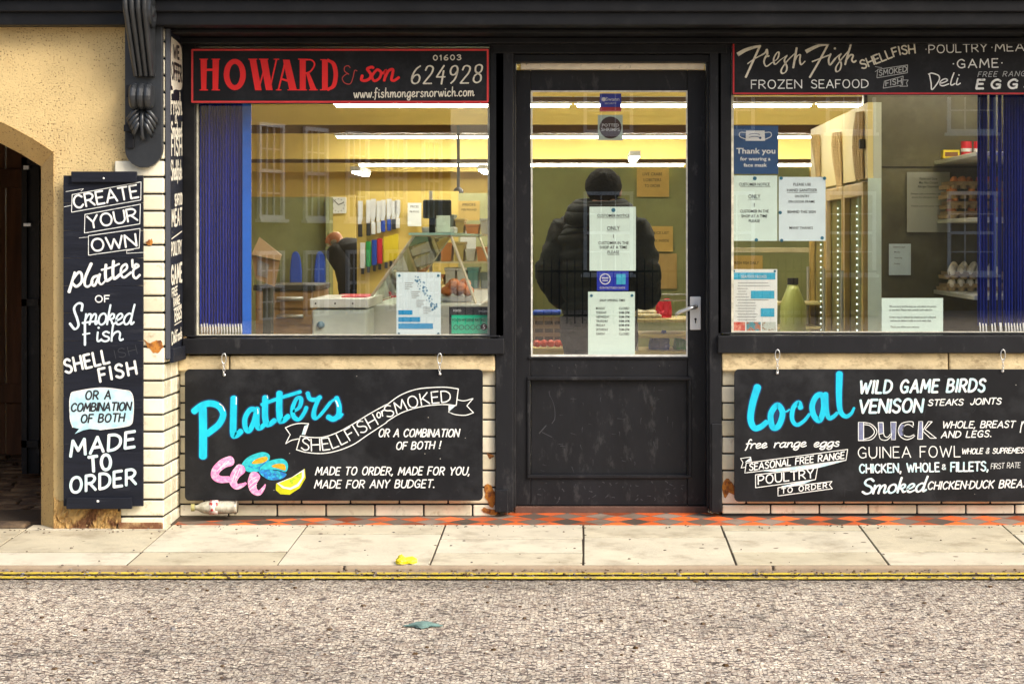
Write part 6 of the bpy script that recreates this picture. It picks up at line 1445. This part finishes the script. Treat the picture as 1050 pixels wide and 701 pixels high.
for i, (x_, lb) in enumerate(((2.105,'red tin with white band, left one on the top shelf'),(2.175,'second red tin on the top shelf beside the blind'))):
    t = thing('tin', lb, 'tin', (x_, 1.25, z1_), 0, 'tins on the top shelf')
    MB().lathe([(0,0),(.030,0),(.030,.095),(0,.095)], (0,0,0), 18).build('can', KH['red'], t); MB().lathe([(.0308,.038),(.0308,.056)], (0,0,0), 18).build('band', WHT, t)
t = thing('tea_box', 'small yellow box with dark print lying on the top shelf', 'box', (0,0,0)); MB().box(1.965, 2.055, 1.18, 1.26, z1_, z1_+.045).build('carton', KH['yellow'], t, bevel=.002)
MB().box(1.975, 2.045, 1.178, 1.1795, z1_+.01, z1_+.034).build('print_panel', mat('brown_print', (0.20,0.08,0.02)), t)
for i in range(7):
    m = MB(); h_ = .10+.05*((i*7)%3); m.lathe([(0,0),(.03,0),(.03,h_*.75),(.015,h_*.9),(.015,h_),(0,h_)], (0,0,0), 14); o = m.build('jar', [mat('dark_jar', (0.05,0.04,0.05), rough=.2), mat('amber_jar', (0.25,0.10,0.03), rough=.2), mat('grey_jar', (0.35,0.36,0.38), rough=.3)][i % 3])
    o.location = (2.27+.075*i, 1.2, z1_); tag(o, '%s jar on the top shelf behind the blue strips' % ('dark','amber','grey')[i % 3], 'jar', 'jars behind the blue strips')
for px, lb in ((303,'left of the pair'),(328,'right of the pair')):
    yy_ = 12.3; m = MB(); P_ = [(px-4,262),(px+1,258),(px+5,266),(px+6,290),(px-1,302),(px-6,288)]
    m.prism([(p.x, p.y) for p in cr([(fx(a,yy_), fz(b,yy_)) for a, b in P_], True, 4)], yy_, yy_+.04); o = m.build('blue_reflection', KH['blue'], bevel=.01)  # blue shapes modelled in place of reflections in the left window
    tag(o, 'blue shape standing in for a reflection, '+lb, 'reflection', 'reflection shapes at the far wall')
for i, (x0_, y0__, x1_, y1_, c_) in enumerate(((418,208,432,232,PAPER),(470,206,492,226,PAPERY),(472,232,488,262,PAPER),(450,212,462,226,PAPERB))):
    wallnotice(x0_, y0__, x1_, y1_, 6.93 if x0_ < 440 else 6.5, c_, ('white price sheet beside the knives','aged yellow notice at the right of the left window','tall white sheet below the aged yellow notice','pale blue slip above the scale')[i], lines=[('PRICES', (x0_+x1_)/2, y0__+5, 2.4, (x1_-x0_)*.6), ('PER POUND', (x0_+x1_)/2, y0__+10, 2, (x1_-x0_)*.7)])
hb = MB(); hb.box(fx(470,6.6), fx(500,6.6), 6.6, 6.7, .06, fz(198,6.6)); struct('side_panel_wall', hb, mat('pale_green_wall', (0.45,0.46,0.24), rough=.7, var=.1))
t = thing('wall_fan', 'small round black camera on the yellow bulkhead at the right of the left window', 'camera'); m = MB(); m.ell((fx(470,10), 10, fz(197,10)), (.05,.05,.05)); m.build('housing', INK, t, smooth=True); t.name = 'security_camera'
m = MB(); m.box(fx(468.5,10), fx(471.5,10), 9.99, 10.01, fz(192,10), CEZ); m.build('drop_rod', INK, t)
# ============================================================ PEOPLE
def skin_body(name, joints, edges, m_, parent, sub=2, root=0):
    me = bpy.data.meshes.new(name); me.from_pydata([j[0] for j in joints], edges, []); me.materials.append(m_)
    o = bpy.data.objects.new(name, me); COL.objects.link(o); o.parent = parent
    s = o.modifiers.new('skin', 'SKIN'); s.use_smooth_shade = True
    for i, j in enumerate(joints):
        sv = me.skin_vertices[0].data[i]; r_ = j[1]; sv.radius = r_ if isinstance(r_, tuple) else (r_, r_); sv.use_root = (i == root)
    u = o.modifiers.new('sub', 'SUBSURF'); u.levels = 1; u.render_levels = sub
    return o
def person(label, loc, rz, lean, skinc, top_m, leg_m, hair_m, quilt, bald=False, arm='front', hood=False, hgt=1.72, bulk=1.0):
    t = thing('person', label, 'person', loc, rz)
    s = hgt/1.72
    # local: facing +y, z up
    def L(x, y, z):                         # lean about the hips
        if z > .95:
            dz, a = z-.95, lean
            return (x*s, (y*math.cos(a)+dz*math.sin(a))*s, (.95+dz*math.cos(a)-y*math.sin(a))*s)
        return (x*s, y*s, z*s)
    J = [(L(0,0,.95),.14),(L(0,.0,1.12),.125),(L(0,.0,1.30),.14),(L(0,0,1.42),.09),(L(0,.02,1.50),.052),(L(0,.045,1.56),.07),(L(0,.05,1.64),.088),(L(0,.03,1.69),.06)]
    Ed = [(0,1),(1,2),(2,3),(3,4),(4,5),(5,6),(6,7)]
    hands = []
    for sx_ in (-1, 1):
        b0 = len(J)
        J += [(L(.10*sx_,.0,.88),.095),(L(.11*sx_,.02,.50),.062),(L(.115*sx_,-.01,.10),.042),(L(.12*sx_,.03,.045),.045),(L(.125*sx_,.14,.03),.032)]
        Ed += [(0,b0),(b0,b0+1),(b0+1,b0+2),(b0+2,b0+3),(b0+3,b0+4)]
        b0 = len(J)
        J += [(L(.17*sx_,0,1.38),.062),(L(.25*sx_,-.02,1.12),.045),(L(.17*sx_,.20,1.02),.033),(L(.13*sx_,.27,1.04),.026)]
        Ed += [(3,b0),(b0,b0+1),(b0+1,b0+2),(b0+2,b0+3)]
        hands.append((b0+3, sx_))
    for hi, sx_ in hands:
        hx_, hy_, hz__ = J[hi][0]
        for q_ in range(4):
            b0 = len(J); off = (q_-1.5)*.019
            J += [((hx_-sx_*.01, hy_+.045, hz__+off),.010),((hx_-sx_*.03, hy_+.085, hz__+off),.009),((hx_-sx_*.055, hy_+.095, hz__+off),.007)]
            Ed += [(hi,b0),(b0,b0+1),(b0+1,b0+2)]
        b0 = len(J); J += [((hx_-sx_*.03, hy_+.02, hz__+.035),.010),((hx_-sx_*.05, hy_+.04, hz__+.05),.009)]; Ed += [(hi,b0),(b0,b0+1)]
    skin_body('body', J, Ed, skinc, t)
    # clothing: lofted, quilted in horizontal bands
    def lofted(name, secs, m_, bands, amp, n=28):
        mb = MB(); rings = []; N = bands*6 if bands else 16
        for i in range(N+1):
            f_ = i/N*(len(secs)-1); k = min(int(f_), len(secs)-2); u = f_-k; u2 = u*u*(3-2*u)
            A_, B_ = secs[k], secs[k+1]
            c = Vector(A_[0]).lerp(Vector(B_[0]), u); rx = A_[1]+(B_[1]-A_[1])*u2; ry = A_[2]+(B_[2]-A_[2])*u2
            pf = 1+(amp*abs(math.sin(math.pi*bands*i/N))**.7-amp*.5 if bands else 0)
            ax = (Vector(secs[min(k+1,len(secs)-1)][0])-Vector(secs[k][0])).normalized()
            ux = Vector((1,0,0)); ux = (ux-ax*ux.dot(ax)).normalized() if abs(ax.x) < .95 else Vector((0,0,1)); uy = ax.cross(ux)
            rings.append([tuple(c+ux*rx*pf*math.cos(a)*(1+.03*math.sin(a*5+i*.7))+uy*ry*pf*math.sin(a)) for a in [2*math.pi*j/n for j in range(n)]])
        mb.loft(rings); o = mb.build(name, m_, t, smooth=True)
        if quilt:
            tx = bpy.data.textures.new('creases', 'CLOUDS'); tx.noise_scale = .11; tx.noise_depth = 3
            d_ = o.modifiers.new('creases', 'DISPLACE'); d_.texture = tx; d_.strength = .055; d_.mid_level = .5
        return o
    b_ = bulk
    lofted('jacket', [(L(0,.01,.78),.20*b_,.155*b_),(L(0,.01,.95),.205*b_,.16*b_),(L(0,.0,1.15),.225*b_,.17*b_),(L(0,-.01,1.33),.25*b_,.165*b_),(L(0,-.005,1.42),.21*b_,.13*b_),(L(0,.01,1.49),.10*b_,.095*b_)], top_m, 13 if quilt else 0, .055)
    for sx_ in (-1, 1):
        lofted('sleeve', [(L(.15*sx_*b_,0,1.43),.06*b_,.07*b_),(L(.215*sx_*b_,-.01,1.36),.088*b_,.09*b_),(L(.275*sx_*b_,-.03,1.14),.080*b_,.085*b_),(L(.25*sx_*b_,.07,1.03),.074*b_,.074*b_),(L(.16*sx_,.22,1.03),.055*b_,.055*b_)], top_m, 9 if quilt else 0, .07, 20)
        lofted('trouser_leg', [((.10*sx_*s,0,.90*s),.115*b_,.125*b_),((.11*sx_*s,.01,.55*s),.085,.09),((.115*sx_*s,-.005,.08*s),.065,.07)], leg_m, 0, 0, 18)
        m = MB(); fx_, fy_ = .12*sx_*s, .06*s
        m.ell((fx_, fy_, .045), (.048,.14,.045), 14, 8); m.build('shoe', INK, t, smooth=True)
    # head details
    hc = Vector(L(0,.05,1.625))
    m = MB()
    if bald:
        m.ell((hc.x, hc.y-.05*s, hc.z-.03), (.086,.05,.04), 16, 9)
    else:
        m.ell((hc.x, hc.y-.016*s, hc.z+.022), (.106,.116,.100), 20, 12)
    ho = m.build('hair', hair_m, t, smooth=True)
    if not bald:
        tx = bpy.data.textures.new('hair_rough', 'CLOUDS'); tx.noise_scale = .03
        d_ = ho.modifiers.new('s', 'SUBSURF'); d_.levels = 2; d_.render_levels = 2
        d_ = ho.modifiers.new('d', 'DISPLACE'); d_.texture = tx; d_.strength = .012
    for sx_ in (-1, 1):
        m = MB(); m.ell((hc.x+sx_*.089, hc.y-.0, hc.z-.01), (.012,.024,.032), 10, 7); m.build('ear', skinc, t, smooth=True)
        m = MB(); m.ell((hc.x+sx_*.033, hc.y+.080, hc.z+.0), (.013,.008,.009), 10, 6); m.build('eye', INK, t, smooth=True)
    m = MB(); m.ell((hc.x, hc.y+.098, hc.z-.022), (.014,.022,.024), 10, 7); m.build('nose', skinc, t, smooth=True)
    m = MB(); m.ell((hc.x, hc.y+.083, hc.z-.062), (.026,.008,.006), 10, 5); m.build('mouth', mat('lip', (0.35,0.12,0.10)), t, smooth=True)
    if hood:
        c = Vector(L(0,-.02,1.47)); m = MB()
        for k, (rr, zz_, th) in enumerate(((.150,-.01,.055),(.145,.03,.045),(.13,.06,.030))):
            m.tube([(c.x+rr*math.cos(a), c.y+.0+rr*.95*math.sin(a)-.01, c.z+zz_+.012*math.sin(a)) for a in [2*math.pi*j/20 for j in range(20)]], th*s, 10, closed=True)
        m.build('hood', top_m, t, smooth=True)
    return t
PUFF = mat('black_green_puffer_fabric', (0.0025,0.005,0.0035), rough=.7, var=.6, vscale=9, bump=.8, bscale=18, spec=.22)
person('customer in dark quilted puffer jacket seen from behind, standing behind the door', (fx(614,1.35), 1.35, .06), R(-14), R(7), mat('skin', (0.50,0.27,0.17), rough=.5), PUFF, mat('dark_trousers', (0.006,0.009,0.012), rough=.8, var=.3), mat('near_black_hair', (0.004,0.0038,0.0035), rough=.8, var=.5, vscale=40, spec=.15, bump=.8, bscale=60), True, hood=True, hgt=1.70, bulk=1.02)
person('balding shopkeeper in black hooded top bending over behind the counter', (fx(381,9), 9.0, .06), R(52), R(45), mat('ruddy_skin', (0.62,0.27,0.15), rough=.5), mat('black_hoodie', (0.014,0.014,0.018), rough=.9, var=.3), mat('dark_jeans', (0.02,0.025,0.05), rough=.9), mat('grey_hair', (0.35,0.33,0.30), rough=.7), False, bald=True, hgt=1.63)

# ============================================================ ACROSS THE STREET (seen only as reflections in the glass)
def sash(parent, x, z, w_, h_, yf_):
    f = MB(); fr = .07
    f.box(x-w_/2-fr, x-w_/2, yf_, yf_+.06, z-fr, z+h_+fr); f.box(x+w_/2, x+w_/2+fr, yf_, yf_+.06, z-fr, z+h_+fr)
    f.box(x-w_/2, x+w_/2, yf_, yf_+.06, z-fr, z); f.box(x-w_/2, x+w_/2, yf_, yf_+.06, z+h_, z+h_+fr); f.box(x-w_/2-.12, x+w_/2+.12, yf_, yf_+.12, z-fr-.06, z-fr-.001)
    f.box(x-w_/2, x+w_/2, yf_, yf_+.04, z+h_/2-.03, z+h_/2+.03)
    for k in (1, 2): f.box(x-w_/2+w_*k/3-.012, x-w_/2+w_*k/3+.012, yf_, yf_+.03, z, z+h_)
    for k in (1, 3): f.box(x-w_/2, x+w_/2, yf_, yf_+.028, z+h_*k/4-.012, z+h_*k/4+.012)
    wo = f.build('window', WHT, parent)
    MB().box(x-w_/2, x+w_/2, yf_-.02, yf_-.004, z, z+h_).build('pane', mat('dark_far_glass', (0.03,0.035,0.04), rough=.1), wo)
def house(label, loc, rz, W, Hh_, m_, wins, roofm):
    t = thing('house', label, 'house', loc, rz)
    MB().box(-W/2, W/2, -6, 0, 0, Hh_).build('wall', m_, t)
    MB().prism([(-6.3,Hh_),(.3,Hh_),(-3,Hh_+2.2)], -W/2-.2, W/2+.2, axis='x').build('roof', roofm, t)
    for (x, z, w_, h_) in wins: sash(t, x, z, w_, h_, .003)
    return t
BRK = mat('olive_brown_brick', (0.20,0.16,0.085), rough=.9, var=.2, vscale=20, bump=.3); BRK2 = mat('pale_render', (0.22,0.18,0.12), rough=.9, var=.1); SLT = mat('slate_roof', (0.08,0.08,0.09), rough=.7, var=.2)
wn_ = [(x, z, .72, 1.55 if z > 1 else 1.1) for x in (-1.6,0,1.6,3.2,4.8) for z in (0.05, 1.85)]
# oblique house: its front turned towards the shop's left window
house('olive brick house with white sash windows standing obliquely across the street', (-4.93, -27.5, -.05), R(-68), 11.5, 5.6, BRK, wn_, SLT)
house('pale rendered house with white sash windows directly across the street', (6.5, -30.5, -.05), 0, 15, 6.6, BRK2, [(x, z, .85, 1.5) for x in (-6,-3.6,-1.2,1.2,3.6,6) for z in (.8, 3.6)], SLT)
rl = thing('railings', 'black spear topped railings across the street', 'railings', (0,-24,0))
m = MB()
for i in range(60):
    x_ = -3.0+i*.13; m.box(x_-.01, x_+.01, -.01, .01, -.05, .95); m.hexa([(x_-.016,-.016,.95),(x_+.016,-.016,.95),(x_+.016,.016,.95),(x_-.016,.016,.95),(x_-.002,-.002,1.06),(x_+.002,-.002,1.06),(x_+.002,.002,1.06),(x_-.002,.002,1.06)])
m.box(-3.1, 4.9, -.015, .015, .82, .86); m.box(-3.1, 4.9, -.015, .015, .08, .12); m.build('railing_bars', INK, rl)

# ============================================================ LIGHT, SKY, CAMERA
W = bpy.data.worlds.new('World'); sc.world = W; W.use_nodes = True
nt = W.node_tree; bg = nt.nodes['Background']; sk = nt.nodes.new('ShaderNodeTexSky'); sk.sky_type = 'NISHITA'; sk.sun_disc = False
sk.sun_elevation = R(38); sk.sun_rotation = R(128); sk.air_density = 1.0; sk.dust_density = 4.0; sk.ozone_density = 0.5
nt.links.new(sk.outputs[0], bg.inputs[0]); bg.inputs[1].default_value = 0.14
sl_ = bpy.data.lights.new('sun', 'SUN'); sl_.energy = 1.9; sl_.angle = R(28); sl_.color = (1.0,0.95,0.86)
so = bpy.data.objects.new('sun', sl_); COL.objects.link(so)
el, az = R(38), R(128)     # sun direction seen from the ground: behind the camera, a little to the left
d_ = Vector((math.sin(az)*math.cos(el), math.cos(az)*math.cos(el), math.sin(el)))
so.rotation_euler = (-d_).to_track_quat('-Z', 'Y').to_euler()
cam = bpy.data.cameras.new('camera'); co = bpy.data.objects.new('camera', cam); COL.objects.link(co); sc.camera = co
co.location = (0, -D0, H); co.rotation_euler = (R(90), 0, 0)
cam.sensor_width = 36; cam.lens = F/1050*36; cam.shift_x = (525-CX)/1050; cam.shift_y = -(350.5-CY)/1050
cam.clip_start = .1; cam.clip_end = 500
vs = sc.view_settings; vs.view_transform = 'Standard'; vs.look = 'None'; vs.gamma = 1; vs.exposure = 0.75; vs.use_curve_mapping = False
sc.cycles.max_bounces = 8; sc.cycles.diffuse_bounces = 4; sc.cycles.transparent_max_bounces = 16; sc.cycles.glossy_bounces = 4
sc.cycles.use_denoising = True; sc.cycles.caustics_reflective = False; sc.cycles.caustics_refractive = False
sc.cycles.sample_clamp_indirect = 6
